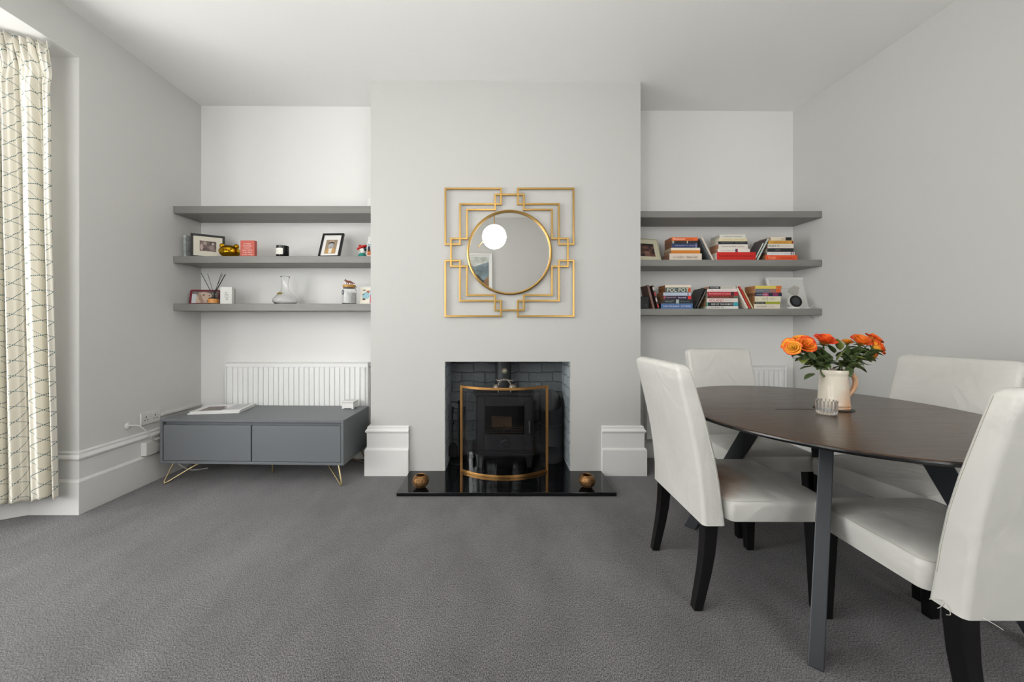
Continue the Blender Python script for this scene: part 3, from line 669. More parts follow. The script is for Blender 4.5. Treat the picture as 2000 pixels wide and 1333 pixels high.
# ------------------------------------------------------------------ pendant lamp (seen in the mirror)
g = thing('pendant_lamp', 'white globe pendant lamp with brass rod, reflected in the mirror', 'lamp', (-0.055, 0.86, zc(-0.055)))
M_globe = mat('lit_opal_glass', '#fffdf8', 0.3, emit=9.5)
MB().lathe([(0.001, -0.03), (0.05, -0.03), (0.05, -0.001), (0.001, -0.001)], (0, 0, 0), 28).build('ceiling_rose', M_gold, g, smooth=True)
zg = 2.222 - g.location.z
MB().tube([(0.0, 0, -0.03), (0.0, 0, zg + 0.17)], 0.006, 10).build('stem', M_gold, g, smooth=True)
MB().tube([(0.02, -0.155, zg + 0.19), (-0.215, -0.155, zg - 0.10)], 0.006, 10).tube([(0, 0, zg + 0.17), (0.003, -0.155, zg + 0.17)], 0.006, 10).build('arm', M_gold, g, smooth=True)
MB().ell((0, 0, zg), (0.15, 0.15, 0.15), 40, 24).build('globe', M_globe, g, smooth=True)

# framed mountain picture on the rear wall (seen in the mirror)
g = thing('framed_picture', 'white framed mountain landscape on the rear wall, seen in mirror', 'picture', (-0.46, REAR + 0.001, 1.85))
mb = MB(); w_, h_ = 0.35, 0.47
mb.box(-w_, w_, 0, 0.03, h_ - 0.025, h_).box(-w_, w_, 0, 0.03, -h_, -h_ + 0.025).box(-w_, -w_ + 0.025, 0, 0.03, -h_ + 0.025, h_ - 0.025).box(w_ - 0.025, w_, 0, 0.03, -h_ + 0.025, h_ - 0.025).build('frame', M_white, g, bevel=0.002)
MB().box(-w_ + 0.02, w_ - 0.02, 0.001, 0.012, -h_ + .02, h_ - .02).build('mat_board', M_plastic, g)
def hills(name, col, pts, y):
    R = [[Vector((x, y, z)) for x, z in pts], [Vector((x, y + 0.0006, z)) for x, z in pts]]
    MB().rings(R).build(name, mat(name + '_ink', col, 0.5, var=0.35, vscale=9), g)
a_, b_ = w_ - 0.055, h_ - 0.055
hills('sky', '#b9bcb6', [(-a_, -b_), (a_, -b_), (a_, b_), (-a_, b_)], 0.0125)
hills('far_ridge', '#6f7f85', [(-a_, -b_), (a_, -b_), (a_, 0.33), (0.2, 0.30), (0.05, 0.25), (-0.1, 0.31), (-a_, 0.28)], 0.0135)
hills('near_ridge', '#35393b', [(-a_, -b_), (a_, -b_), (a_, 0.02), (0.2, 0.02), (0.1, 0.12), (-0.05, 0.16), (-a_, 0.10)], 0.0145)
hills('slope', '#8a6a4c', [(0.10, -b_), (a_, -b_), (a_, 0.10), (0.22, 0.02)], 0.0155)

# ------------------------------------------------------------------ dining table
M_table = mat('dark_oak_tabletop', '#2c231d', 0.26, spec=0.5, bump=0.05, scale=9, stretch=(1, 16, 16), coat=0.0)
k = NT(M_table); tc = k.n('ShaderNodeTexCoord').outputs['Object']; mp = k.n('ShaderNodeMapping'); mp.inputs['Scale'].default_value = (1.2, 18, 18); k.l(tc, mp.inputs['Vector'])
n1 = k.n('ShaderNodeTexNoise'); n1.inputs['Scale'].default_value = 5; n1.inputs['Detail'].default_value = 8; n1.inputs['Roughness'].default_value = 0.65; k.l(mp.outputs[0], n1.inputs['Vector'])
wd = k.mix(k.math('MULTIPLY_ADD', n1.outputs['Fac'], 2.4, -0.7), hx('#261911'), hx('#4e3826'))
sp = k.n('ShaderNodeSeparateXYZ'); k.l(tc, sp.inputs[0])
k.l(k.mix(k.math('GREATER_THAN', sp.outputs['Z'], 0.7368), hx('#121113'), wd), k.b.inputs['Base Color'])
k.l(k.math('MULTIPLY_ADD', n1.outputs['Fac'], 0.2, 0.14), k.b.inputs['Roughness'])
# slightly rotated oval top
TC = Vector((1.4046, 0.0022259 * F, 0)); TZ = 0.74
A11, A12, A22 = 2.90821768, -140.753225 / F, 1240818.35 / F / F
def trad(a):
    c, s = math.cos(a), math.sin(a); return 1 / math.sqrt(A11 * c * c + 2 * A12 * c * s + A22 * s * s)
tb = thing('dining_table', 'oval dark wood dining table with slanted black legs', 'table', (TC.x, TC.y, 0))
def tring(off, z, a0, a1, n, gap):
    P = []
    for i in range(n + 1):
        a = a0 + (a1 - a0) * i / n; r_ = trad(a) - off; p = Vector((r_ * math.cos(a), r_ * math.sin(a), z)); P.append(p)
    for q_ in (0, -1): P[q_].y = gap
    return P
for nm, a0, a1, gap in (('tabletop', 0, PI, 0.0008), ('tabletop', PI, 2 * PI, -0.0008)):
    prof = [(0.030, TZ - 0.022), (0.006, TZ - 0.016), (0.0, TZ - 0.008), (0.001, TZ - 0.003), (0.005, TZ)]
    MB().rings([tring(o_, z, a0, a1, 72, gap) for o_, z in prof]).build(nm, M_table, tb, smooth=True, angle=30)
# seam catches
MB().box(-0.20, -0.04, -0.003, 0.003, TZ - 0.004, TZ + 0.0006).build('hinge_slot', M_blackp, tb)
legs = []
for fx, fy, tx, ty in ((1.035, 1.235, 1.25, 1.44), (1.055, 2.077, 1.335, 1.88), (1.84, 1.27, 1.585, 1.44), (1.765, 2.06, 1.56, 1.88)):
    f = Vector((fx, fy, 0.002)); t_ = Vector((tx, ty, TZ - 0.024))
    rad = Vector((fx - TC.x, fy - TC.y, 0)).normalized(); tan = Vector((-rad.y, rad.x, 0))
    def sec(p, wr, wt): return [p + rad * wr / 2 * i + tan * wt / 2 * j for i, j in ((-1, -1), (1, -1), (1, 1), (-1, 1))]
    MB().rings([sec(f, 0.060, 0.042), sec(t_, 0.085, 0.042)]).build('leg', M_legmetal, tb, bevel=0.003, world=True)
mb = MB().bar((1.25, 1.44, TZ - 0.035), (1.56, 1.88, TZ - 0.035), 0.04, 0.022).bar((1.585, 1.44, TZ - 0.035), (1.335, 1.88, TZ - 0.035), 0.04, 0.022)
mb.build('under_frame', M_legmetal, tb, world=True)
mb = MB().bar((1.16, 1.30, TZ - 0.03), (1.20, 1.17, TZ - 0.03), 0.016, 0.010).box(1.19, 1.215, 1.135, 1.165, TZ - 0.036, TZ - 0.022)
mb.build('extension_catch', M_steel, tb, world=True)

# ------------------------------------------------------------------ chairs
def leather(name, stain):
    m = mat(name, '#cdcbc5', 0.42, spec=0.4); k = NT(m); tc = k.n('ShaderNodeTexCoord').outputs['Object']
    ns = k.n('ShaderNodeTexNoise'); ns.inputs['Scale'].default_value = 4.5; ns.inputs['Detail'].default_value = 3; ns.inputs['Distortion'].default_value = 1.2; k.l(tc, ns.inputs['Vector'])
    n2 = k.n('ShaderNodeTexNoise'); n2.inputs['Scale'].default_value = 260; n2.inputs['Detail'].default_value = 3; k.l(tc, n2.inputs['Vector'])
    bp = k.n('ShaderNodeBump'); bp.inputs['Strength'].default_value = 0.4; bp.inputs['Distance'].default_value = 0.03
    k.l(k.math('ADD', ns.outputs['Fac'], k.math('MULTIPLY', n2.outputs['Fac'], 0.02)), bp.inputs['Height']); k.l(bp.outputs[0], k.b.inputs['Normal'])
    base = k.mix(k.math('MULTIPLY_ADD', ns.outputs['Fac'], 1.0, -0.2), hx('#c8c6c1'), hx('#d5d3ce'))
    if stain:
        sp = k.n('ShaderNodeSeparateXYZ'); k.l(tc, sp.inputs[0])
        dx = k.math('MULTIPLY', k.math('SUBTRACT', sp.outputs['X'], -0.02), 4.0); dy = k.math('MULTIPLY', k.math('SUBTRACT', sp.outputs['Y'], -0.15), 4.2)
        d = k.math('SQRT', k.math('ADD', k.math('POWER', dx, 2.0), k.math('POWER', dy, 2.0)))
        n3 = k.n('ShaderNodeTexNoise'); n3.inputs['Scale'].default_value = 9; k.l(tc, n3.inputs['Vector'])
        d2 = k.math('ADD', d, k.math('MULTIPLY_ADD', n3.outputs['Fac'], 0.9, -0.45))
        mr = k.n('ShaderNodeMapRange'); mr.inputs['From Min'].default_value = 0.35; mr.inputs['From Max'].default_value = 1.0; mr.inputs['To Min'].default_value = 1; mr.inputs['To Max'].default_value = 0; k.l(d2, mr.inputs['Value'])
        top = k.math('MULTIPLY', mr.outputs[0], k.math('GREATER_THAN', sp.outputs['Z'], 0.428))
        st = k.mix(n3.outputs['Fac'], hx('#8f6443'), hx('#ad7f52'))
        base = k.mix(k.math('MULTIPLY', top, 0.9), base, st)
    k.l(base, k.b.inputs['Base Color']); return m
M_leath = leather('off_white_leather', False); M_leaths = leather('off_white_leather_stained', True)
M_thread = mat('pale_thread', '#c9c6be', 0.8)
LEAN = [(0.352, 0.0), (0.42, -0.003), (0.50, -0.009), (0.60, -0.022), (0.70, -0.042), (0.80, -0.066), (0.88, -0.085), (0.93, -0.096)]
def chair(name, label, loc, rz, seatmat, grp):
    g = thing(name, label, 'chair', loc, (0, 0, rz), grp)
    R = []
    for i, (z, o_) in enumerate(LEAN):
        w_ = 0.225 - 0.004 * i / 7; th = 0.088 - 0.028 * i / 7
        if i == 0: w_ = 0.231
        P = rrect(w_, th / 2, 0.016, z, 5, 0, -0.235 + o_ + th / 2)
        # the lower hem dips between the corners and the back bulges softly
        for p in P:
            if i in (2, 3, 4): p.y += (-0.006 if p.y < -0.235 + o_ + th / 2 else 0.006) * (1 - (p.x / 0.23) ** 2)
            if i == 0: p.z += 0.010 * math.cos(p.x * 14) - 0.004
        R.append(P)
    for z, sh in ((0.942, 0.003), (0.950, 0.009), (0.9545, 0.018)):
        o_ = -0.098; th = 0.060
        P = rrect(0.221 - sh * 1.4, th / 2 - sh, max(0.016 - sh * 0.3, 0.006), z, 5, 0, -0.235 + o_ + th / 2)
        for p in P: p.z -= 0.006 * (abs(p.x) / 0.22) ** 4
        R.append(P)
    o = MB().rings(R).build('backrest', M_leath, g, smooth=True, angle=60)
    # seat cushion with crown
    R = []; nx = 5
    prof = [(0.352, 0.0), (0.372, 0.002), (0.41, 0.0035), (0.430, 0.002), (0.4345, -0.004), (0.440, -0.018), (0.446, -0.045), (0.452, -0.09), (0.456, -0.15), (0.457, -0.2)]
    for z, ex in prof:
        P = rrect(0.226 + ex, 0.197 + ex * 0.9, max(0.03 + ex * 0.1, 0.01), z, 6, 0, 0.058)
        for p in P:
            if z < 0.36: p.z += 0.006 * math.sin(p.x * 23 + p.y * 19)
            elif z < 0.43: p.x *= 1 + 0.006 * math.sin(p.y * 40); p.y += 0.002 * math.sin(p.x * 38)
        R.append(P)
    o = MB().rings(R).build('seat', seatmat, g, smooth=True, angle=50)
    # seams
    P = rrect(0.2285, 0.199, 0.03, 0.4325, 6, 0, 0.058); P.append(P[0].copy())
    MB().tube([p for p in P], 0.0013, 6).build('seat_seam', M_thread, g, smooth=True)
    for s in (-1, 1):
        Pq = []
        for i, (z, o_) in enumerate(LEAN[1:], 1):
            th = 0.088 - 0.028 * i / 7; Pq.append(Vector((s * (0.2255 - 0.004 * i / 7), -0.235 + o_ + th - 0.012, z)))
        MB().tube(Pq, 0.0015, 6).build('back_seam', M_thread, g, smooth=True)
    # legs
    for s in (-1, 1):
        R = []
        for z, y, w_ in ((0.0, -0.244, 0.034), (0.06, -0.232, 0.037), (0.14, -0.216, 0.041), (0.22, -0.204, 0.045), (0.30, -0.198, 0.048), (0.37, -0.196, 0.050)):
            R.append([Vector((s * 0.197 + a, y + b, z)) for a, b in ((-w_ / 2, -w_ / 2), (w_ / 2, -w_ / 2), (w_ / 2, w_ / 2), (-w_ / 2, w_ / 2))])
        MB().rings(R).build('leg', M_blackwood, g, bevel=0.003)
        mb = MB(); mb.bar((s * 0.200, 0.222, 0.0), (s * 0.196, 0.218, 0.37), 0.034, 0.034, w2=(0.05, 0.05)); mb.build('leg', M_blackwood, g, bevel=0.003)
    return g
gc = 'white leather dining chairs around the table'
cA = chair('dining_chair', 'off-white leather dining chair with brown stained seat, left of the table', (1.015, 1.675, 0), -PI / 2, M_leaths, gc)
cB = chair('dining_chair', 'off-white leather dining chair behind the table, in front of radiator', (1.44, 2.20, 0), PI, M_leath, gc)
cB.scale = (0.92, 1, 1)
cC = dup(cB, (1.882, 1.755, 0), (0, 0, math.radians(99)), 'off-white leather dining chair by the right wall, behind the table', gc, (1, 1, 1))
cD = dup(cB, (1.437, 1.215, 0), (0, 0, 0), 'nearest off-white leather dining chair with loose threads, right foreground', gc, (1, 1, 1))
# loose threads on the near chair
for P in ([(-0.231, -0.185, 0.353), (-0.243, -0.182, 0.356), (-0.252, -0.172, 0.349)], [(-0.230, -0.19, 0.353), (-0.235, -0.203, 0.345), (-0.234, -0.206, 0.332), (-0.233, -0.196, 0.324)], [(-0.230, -0.19, 0.352), (-0.234, -0.185, 0.338), (-0.236, -0.178, 0.328)], [(-0.19, -0.24, 0.349), (-0.178, -0.255, 0.343), (-0.165, -0.260, 0.334)]):
    MB().tube(smooth_path([Vector(p) for p in P], 4), 0.0009, 6).build('loose_thread', M_thread, cD, smooth=True)

# ------------------------------------------------------------------ jug, tumbler, roses
def tpos(px, py): Y = F * (CH - TZ) / (py - CY); return Vector(((px - CX) / F * Y, Y, TZ + 0.0003))
JC = Vector((1.462, 1.655, TZ + 0.0003))
setp(MB().lathe([(0.001, 0), (0.070, 0), (0.070, 0.003), (0.001, 0.003)], JC, 40).build('coaster', M_blackp, smooth=True), 'thin round black mat under the cream jug', 'coaster')
JC.z += 0.0032
g = thing('ceramic_jug', 'cream and peach glazed ceramic jug holding roses on the table', 'jug', JC)
M_jug = mat('cream_peach_glaze', '#e0cdb4', 0.16, coat=0.4); k = NT(M_jug); tc = k.n('ShaderNodeTexCoord').outputs['Object']
sp = k.n('ShaderNodeSeparateXYZ'); k.l(tc, sp.inputs[0]); ns = k.n('ShaderNodeTexNoise'); ns.inputs['Scale'].default_value = 14; k.l(tc, ns.inputs['Vector'])
fz = k.math('ADD', k.math('MULTIPLY', sp.outputs['Z'], -5.0), k.math('MULTIPLY_ADD', sp.outputs['X'], 10.0, 0.85)); fz = k.math('ADD', fz, k.math('MULTIPLY_ADD', ns.outputs['Fac'], 1.2, -0.7))
fc = k.n('ShaderNodeClamp'); k.l(fz, fc.inputs[0]); k.l(k.mix(fc.outputs[0], hx('#e2d9c9'), hx('#dba87e')), k.b.inputs['Base Color'])
pr = [(0.060, 0.0), (0.072, 0.002), (0.073, 0.008), (0.070, 0.011), (0.073, 0.015), (0.0725, 0.021), (0.0705, 0.024), (0.068, 0.06), (0.065, 0.10), (0.0615, 0.14), (0.062, 0.147), (0.0645, 0.152), (0.065, 0.162), (0.063, 0.168), (0.060, 0.166), (0.058, 0.14), (0.064, 0.06), (0.066, 0.015), (0.001, 0.010)]
pr = [(q_[0] * 0.79, q_[1]) for q_ in pr]
n = 48; R = []
for r_, z in pr:
    ring = []
    for i in range(n):
        a = 2 * PI * i / n; e = max(0, math.cos(a - PI * 1.04)) ** 14; f = max(0, (z - 0.115) / 0.05)
        rr = r_ + (0.013 * e * min(f, 1.1) if f > 0 else 0)
        ring.append(Vector((rr * math.cos(a), rr * math.sin(a), z)))
    R.append(ring)
MB().rings(R).build('body', M_jug, g, smooth=True)
P = smooth_path([Vector(p) for p in ((0.045, 0.004, 0.148), (0.062, 0.003, 0.154), (0.084, 0.0, 0.145), (0.095, 0, 0.118), (0.088, 0, 0.085), (0.068, 0, 0.058), (0.053, 0, 0.042))], 5)
MB().tube(P, [0.007 + 0.003 * math.sin(PI * i / (len(P) - 1)) for i in range(len(P))], 12).build('handle', M_jug, g, smooth=True)
GT = Vector((1.350, 1.560, TZ + 0.0003))
g = thing('glass_tumbler', 'small fluted glass tealight holder in front of the jug', 'glass', GT)
n = 128; R = []
for r_, z in ((0.030, 0.0), (0.034, 0.003), (0.0355, 0.012), (0.037, 0.056), (0.0325, 0.056), (0.0305, 0.013), (0.001, 0.009)):
    R.append([Vector((r_ * (1 - (0.075 if r_ > 0.0337 else 0) * abs(math.cos(8 * 2 * PI * i / n)) ** 0.7) * math.cos(2 * PI * i / n), r_ * (1 - (0.075 if r_ > 0.0337 else 0) * abs(math.cos(8 * 2 * PI * i / n)) ** 0.7) * math.sin(2 * PI * i / n), z)) for i in range(n)])
M_thick = mat('moulded_glass', '#ffffff', 0.03, trans=1.0, ior=1.45)
MB().rings(R).build('glass_body', M_thick, g, smooth=True)
MB().lathe([(0.001, 0), (0.016, 0), (0.016, 0.014), (0.001, 0.014)], (0.004, 0, 0.010), 24).build('tealight', M_plastic, g, smooth=True)

M_stem = mat('rose_stem', '#4d5a2c', 0.5)
M_leaf = mat('rose_leaf', '#465630', 0.35, var=0.35, vscale=20)
M_leafl = mat('young_rose_leaf', '#7f8a45', 0.35, var=0.25, vscale=20)
def petal_mat(name, base, mid, tip):
    m = mat(name, mid, 0.5, spec=0.3); k = NT(m); uv = k.n('ShaderNodeUVMap'); sp = k.n('ShaderNodeSeparateXYZ'); k.l(uv.outputs[0], sp.inputs[0])
    tc = k.n('ShaderNodeTexCoord').outputs['Object']; ns = k.n('ShaderNodeTexNoise'); ns.inputs['Scale'].default_value = 40; k.l(tc, ns.inputs['Vector'])
    v_ = k.math('ADD', sp.outputs['Y'], k.math('MULTIPLY_ADD', ns.outputs['Fac'], 0.5, -0.25))
    cr = k.n('ShaderNodeValToRGB'); cr.color_ramp.elements[0].position = 0.45; cr.color_ramp.elements[0].color = hx(base)
    e = cr.color_ramp.elements.new(0.80); e.color = hx(mid); cr.color_ramp.elements[-1].position = 1.0; cr.color_ramp.elements[-1].color = hx(tip)
    k.l(v_, cr.inputs[0]); k.l(cr.outputs[0], k.b.inputs['Base Color']); k.b.inputs['Subsurface Weight'].default_value = 0.0
    return m
M_pet = [petal_mat('petal_orange', '#f2a838', '#ee7a2a', '#d8301c'), petal_mat('petal_yellow', '#f4cf4c', '#f2a63a', '#e2501f'), petal_mat('petal_red', '#f08a34', '#e8551f', '#cf2a18')]
def frame_from(axis):
    z = axis.normalized(); x = z.cross(Vector((0.13, 0.97, 0.21))).normalized(); y = z.cross(x); return Matrix((( x.x, y.x, z.x), (x.y, y.y, z.y), (x.z, y.z, z.z)))
rr_ = random.Random(11)
def bloom(center, axis, rad, m, parent, opened=1.0):
    bm = bmesh.new(); uvl = bm.loops.layers.uv.new('UVMap'); Mx = frame_from(axis); L0 = parent.location
    layers = [(3, 0.22, 1.15, 0.10), (4, 0.45, 1.22, 0.20), (5, 0.72, 1.15, 0.36), (6, 0.98, 0.95, 0.72 * opened)]
    for li, (cnt, rr, hh, fl) in enumerate(layers):
        for q in range(cnt):
            a0 = 2 * PI * q / cnt + li * 0.7 + rr_.uniform(-0.15, 0.15); span = 2 * PI / cnt * 0.78; nu, nv = 8, 7; G = []
            hj = hh * rr_.uniform(0.92, 1.08); fj = fl * rr_.uniform(0.7, 1.25); ju = rr_.uniform(0, 6)
            for j in range(nv + 1):
                v = j / nv; row = []
                for i in range(nu + 1):
                    u = i / nu * 2 - 1
                    wdt = span * (0.45 + 0.75 * math.sin(PI * min(v, 0.85) * 0.55)) * (1 - 0.35 * max(0, v - 0.8) / 0.2 * abs(u))
                    r_ = rad * rr * (0.25 + 0.85 * math.sin(v * PI / 2)) + rad * fj * max(0, v - 0.55) ** 2 * 2.2
                    z = rad * hj * 1.15 * (v - 0.10 * u * u * v) - rad * fj * max(0, v - 0.7) * 0.9
                    r_ *= 1 + 0.05 * math.sin(3 * u + ju) * v
                    z += rad * 0.035 * math.sin(5 * u + ju) * v
                    a = a0 + u * wdt
                    p = Mx @ Vector((r_ * math.cos(a), r_ * math.sin(a), z - rad * 0.55))
                    row.append((bm.verts.new(p + center - L0), (u * 0.5 + 0.5, v * (0.75 + 0.08 * li) + 0.15 * (abs(u) ** 3) * v)))
                G.append(row)
            for j in range(nv):
                for i in range(nu):
                    c = (G[j][i], G[j][i + 1], G[j + 1][i + 1], G[j + 1][i]); f = bm.faces.new([x[0] for x in c]); f.smooth = True
                    for lp, x in zip(f.loops, c): lp[uvl].uv = x[1]
    me = bpy.data.meshes.new('bloom'); bm.to_mesh(me); bm.free(); me.materials.append(m)
    o = bpy.data.objects.new('bloom', me); COL.objects.link(o); o.parent = parent
    s = o.modifiers.new('thickness', 'SOLIDIFY'); s.thickness = 0.0006
    mb = MB(); mb.ell((0, 0, 0), (rad * 0.30, rad * 0.30, rad * 0.22), 12, 8, M=Matrix.Translation(center - L0) @ Mx.to_4x4() @ Matrix.Translation((0, 0, -rad * 0.58)))
    for q in range(5):
        a = 2 * PI * q / 5; P = [center - L0 + Mx @ Vector((r_ * math.cos(a), r_ * math.sin(a), z)) for r_, z in ((rad * 0.15, -rad * 0.60), (rad * 0.55, -rad * 0.62), (rad * 0.85, -rad * 0.85))]
        mb.tube(P, [rad * 0.09, rad * 0.08, rad * 0.01], 5)
    mb.build('sepals', M_stem, parent, smooth=True)
def leaf(p, d, L, wd, parent, m, roll=0.0):
    """pinnate rose leaflet: pointed, folded at the midrib, arched"""
    d = d.normalized(); side = d.cross(Vector((0, 0, 1)));
    if side.length < 0.1: side = Vector((1, 0, 0))
    side.normalize(); up = side.cross(d); Rm = Matrix.Rotation(roll, 3, d); side = Rm @ side; up = Rm @ up
    n_ = 8; rows = []
    for i in range(n_ + 1):
        t = i / n_; w_ = wd * (math.sin(PI * t ** 0.75) ** 0.8) * (1 + 0.05 * (-1) ** i) if 0 < t < 1 else 0.0006
        c = p + d * L * t - up * L * 0.18 * t * t; fold = 0.22
        rows.append([c - side * w_ + up * w_ * fold, c - side * w_ * 0.5 + up * w_ * fold * 0.4, c, c + side * w_ * 0.5 + up * w_ * fold * 0.4, c + side * w_ + up * w_ * fold])
    L0 = parent.location; mb = MB()
    mb.rings([[q - L0 for q in r] for r in rows], close=False, cap0=False, cap1=False)
    o = mb.build('leaf', m, parent, smooth=True, angle=80); s = o.modifiers.new('thickness', 'SOLIDIFY'); s.thickness = 0.0006
roses = [ # px, py, depth offset, radius, material, axis, label
    (1541, 674, 0.03, 0.030, 1, (-0.9, -0.3, 0.5), 'leftmost orange and yellow rose, facing left'),
    (1549, 680, -0.03, 0.032, 1, (-0.7, -0.6, 0.25), 'yellow-orange rose hanging low at the left of the bouquet'),
    (1563, 665, 0.03, 0.034, 1, (-0.3, -0.3, 0.9), 'pale yellow rose, topmost of the left cluster'),
    (1574, 675, -0.03, 0.040, 0, (-0.15, -0.8, 0.5), 'large front rose of the left cluster with red rims'),
    (1611, 666, 0.0, 0.043, 2, (0.05, -0.45, 0.9), 'deep orange-red rose standing alone at top centre'),
    (1655, 669, 0.05, 0.022, 1, (-0.1, -0.3, 0.9), 'small yellow rose bud peeping between leaf and right cluster'),
    (1682, 667, 0.0, 0.040, 0, (0.0, -0.5, 0.8), 'broad orange rose, left one of the right cluster'),
    (1706, 664, 0.04, 0.036, 0, (0.5, -0.3, 0.8), 'orange rose with red rim, rear one of the right cluster'),
    (1713, 678, -0.03, 0.037, 0, (0.7, -0.5, 0.4), 'rightmost orange rose facing right'),
    (1704, 689, 0.0, 0.028, 1, (0.75, -0.4, -0.1), 'lowest yellow rose drooping at the right of the bouquet')]
LEAVES = [ # base px, tip px, half width, material, rose index
    ((1590, 730), (1571, 742), 0.016, M_leaf, 0), ((1588, 716), (1562, 722), 0.013, M_leaf, 0), ((1570, 700), (1546, 688), 0.014, M_leaf, 1), ((1572, 704), (1547, 700), 0.010, M_leaf, 2),
    ((1608, 718), (1610, 738), 0.013, M_leaf, 3), ((1600, 700), (1590, 684), 0.013, M_leaf, 3), ((1612, 700), (1606, 680), 0.014, M_leaf, 4), ((1618, 712), (1644, 710), 0.014, M_leaf, 4),
    ((1634, 706), (1648, 682), 0.015, M_leafl, 5), ((1641, 684), (1636, 660), 0.015, M_leafl, 5), ((1652, 700), (1655, 674), 0.016, M_leaf, 5), ((1668, 714), (1693, 728), 0.017, M_leaf, 6),
    ((1664, 706), (1682, 682), 0.014, M_leaf, 6), ((1678, 712), (1702, 713), 0.006, M_leaf, 8), ((1680, 704), (1690, 719), 0.006, M_leaf, 9), ((1652, 726), (1668, 734), 0.012, M_leaf, 7), ((1630, 690), (1618, 672), 0.013, M_leaf, 4)]
for i, (px, py, dy, rd, mi, ax, lab) in enumerate(roses):
    c = at(px, py, JC.y + dy); base = JC + Vector((0.030 * math.cos(i * 2.4), 0.028 * math.sin(i * 2.4), 0.03)); rd *= 0.72
    neck = JC + Vector((0.036 * max(-1, min(1, (c.x - JC.x) * 9)), 0.022 * math.sin(i * 1.9), 0.17))
    g = thing('rose', lab + ', in the jug', 'rose', base, group='orange roses in the jug')
    axv = Vector(ax); end = c - axv.normalized() * rd * 0.55
    P = smooth_path([base, neck, neck.lerp(end, 0.5) + Vector((0, 0, -0.004)), end], 6)
    MB().tube(P, 0.0024, 7).build('stem', M_stem, g, smooth=True, world=True)
    bloom(c, axv, rd, M_pet[mi], g)
    ns_ = len(P)
    for q in range(12):
        f_ = rr_.uniform(0.40, 0.92); p = P[int(f_ * (ns_ - 1))]
        a = rr_.uniform(0, 2 * PI); d = Vector((math.cos(a) + (0.7 if c.x > JC.x else -0.7), math.sin(a) * 0.8, rr_.uniform(-0.5, 0.55)))
        leaf(p, d, rr_.uniform(0.038, 0.058), rr_.uniform(0.013, 0.019), g, M_leaf if rr_.random() < 0.88 else M_leafl, rr_.uniform(-0.9, 0.9))
    # designed leaves that show in the outline
    for (lp, le, lw, ml, own) in LEAVES:
        if own == i:
            a = at(lp[0], lp[1], JC.y - 0.01); b_ = at(le[0], le[1], JC.y - 0.02); leaf(a, b_ - a + Vector((0, 0, (b_ - a).length * 0.18)), (b_ - a).length, lw, g, ml)

# ------------------------------------------------------------------ books
_pc = {}
def pm(col, rough=0.75, **k):
    key = (col, rough, tuple(sorted(k.items())))
    if key not in _pc: _pc[key] = mat('print_' + col.strip('#'), col, rough, **k)
    return _pc[key]
PG = '#b9a48c'
def book(w, t, dep, col, txt=None, tcol='#202020', page=PG, bands=(), ts=0.8, tw=0.8, tx=0.0, label='', name='book', loc=(0, 0, 0), rot=(0, 0, 0), grp='', hard=False):
    g = thing(name, label, 'book', loc, rot, grp)
    c = 0.0022 if hard else 0.0008
    MB().box(0, w, 0, dep, 0, c).box(0, w, 0, dep, t - c, t).box(0, w, -0.0006, 0.0012, 0, t).build('cover', pm(col, 0.42), g, bevel=0.0004)
    MB().box(0.0015 if not hard else 0.003, w - (0.0015 if not hard else 0.003), 0.0012, dep - 0.002, c, t - c).build('pages', pm(page, 0.9, bump=0.25, scale=500, stretch=(0.02, 0.02, 1)), g)
    for bx0, bx1, bc in bands:
        MB().box(w * bx0, w * bx1, -0.0010, -0.0006, t * 0.04, t * 0.96).build('spine_band', pm(bc, 0.42), g)
    if txt:
        parts = txt if isinstance(txt, list) else [(txt, tcol, tx, tw, ts)]
        for s_, tc_, x_, w_, h_ in parts:
            text(g, s_, w * w_, t * h_ * 0.72, (w * (0.5 + x_), -0.0012, t / 2), FRONT, pm(tc_, 0.5))
    return g
def stack(items, zbase, Yf, grp):
    z = zbase + 0.0004
    for it in items:
        x0, x1, tp, col, kw = it
        t = tp / (F / Yf); X0 = wx(x0, Yf); X1 = wx(x1, Yf)
        dep = kw.pop('dep', 0.128); dy = kw.pop('dy', 0.0)
        book(X1 - X0, t, dep, col, loc=(X0, Yf + dy, z), grp=grp, **kw)
        z += t + 0.0003
    return z
Y1 = 2.955
gu = 'books on the middle right shelf'
Z2 = 1.614; Z3 = 1.2367
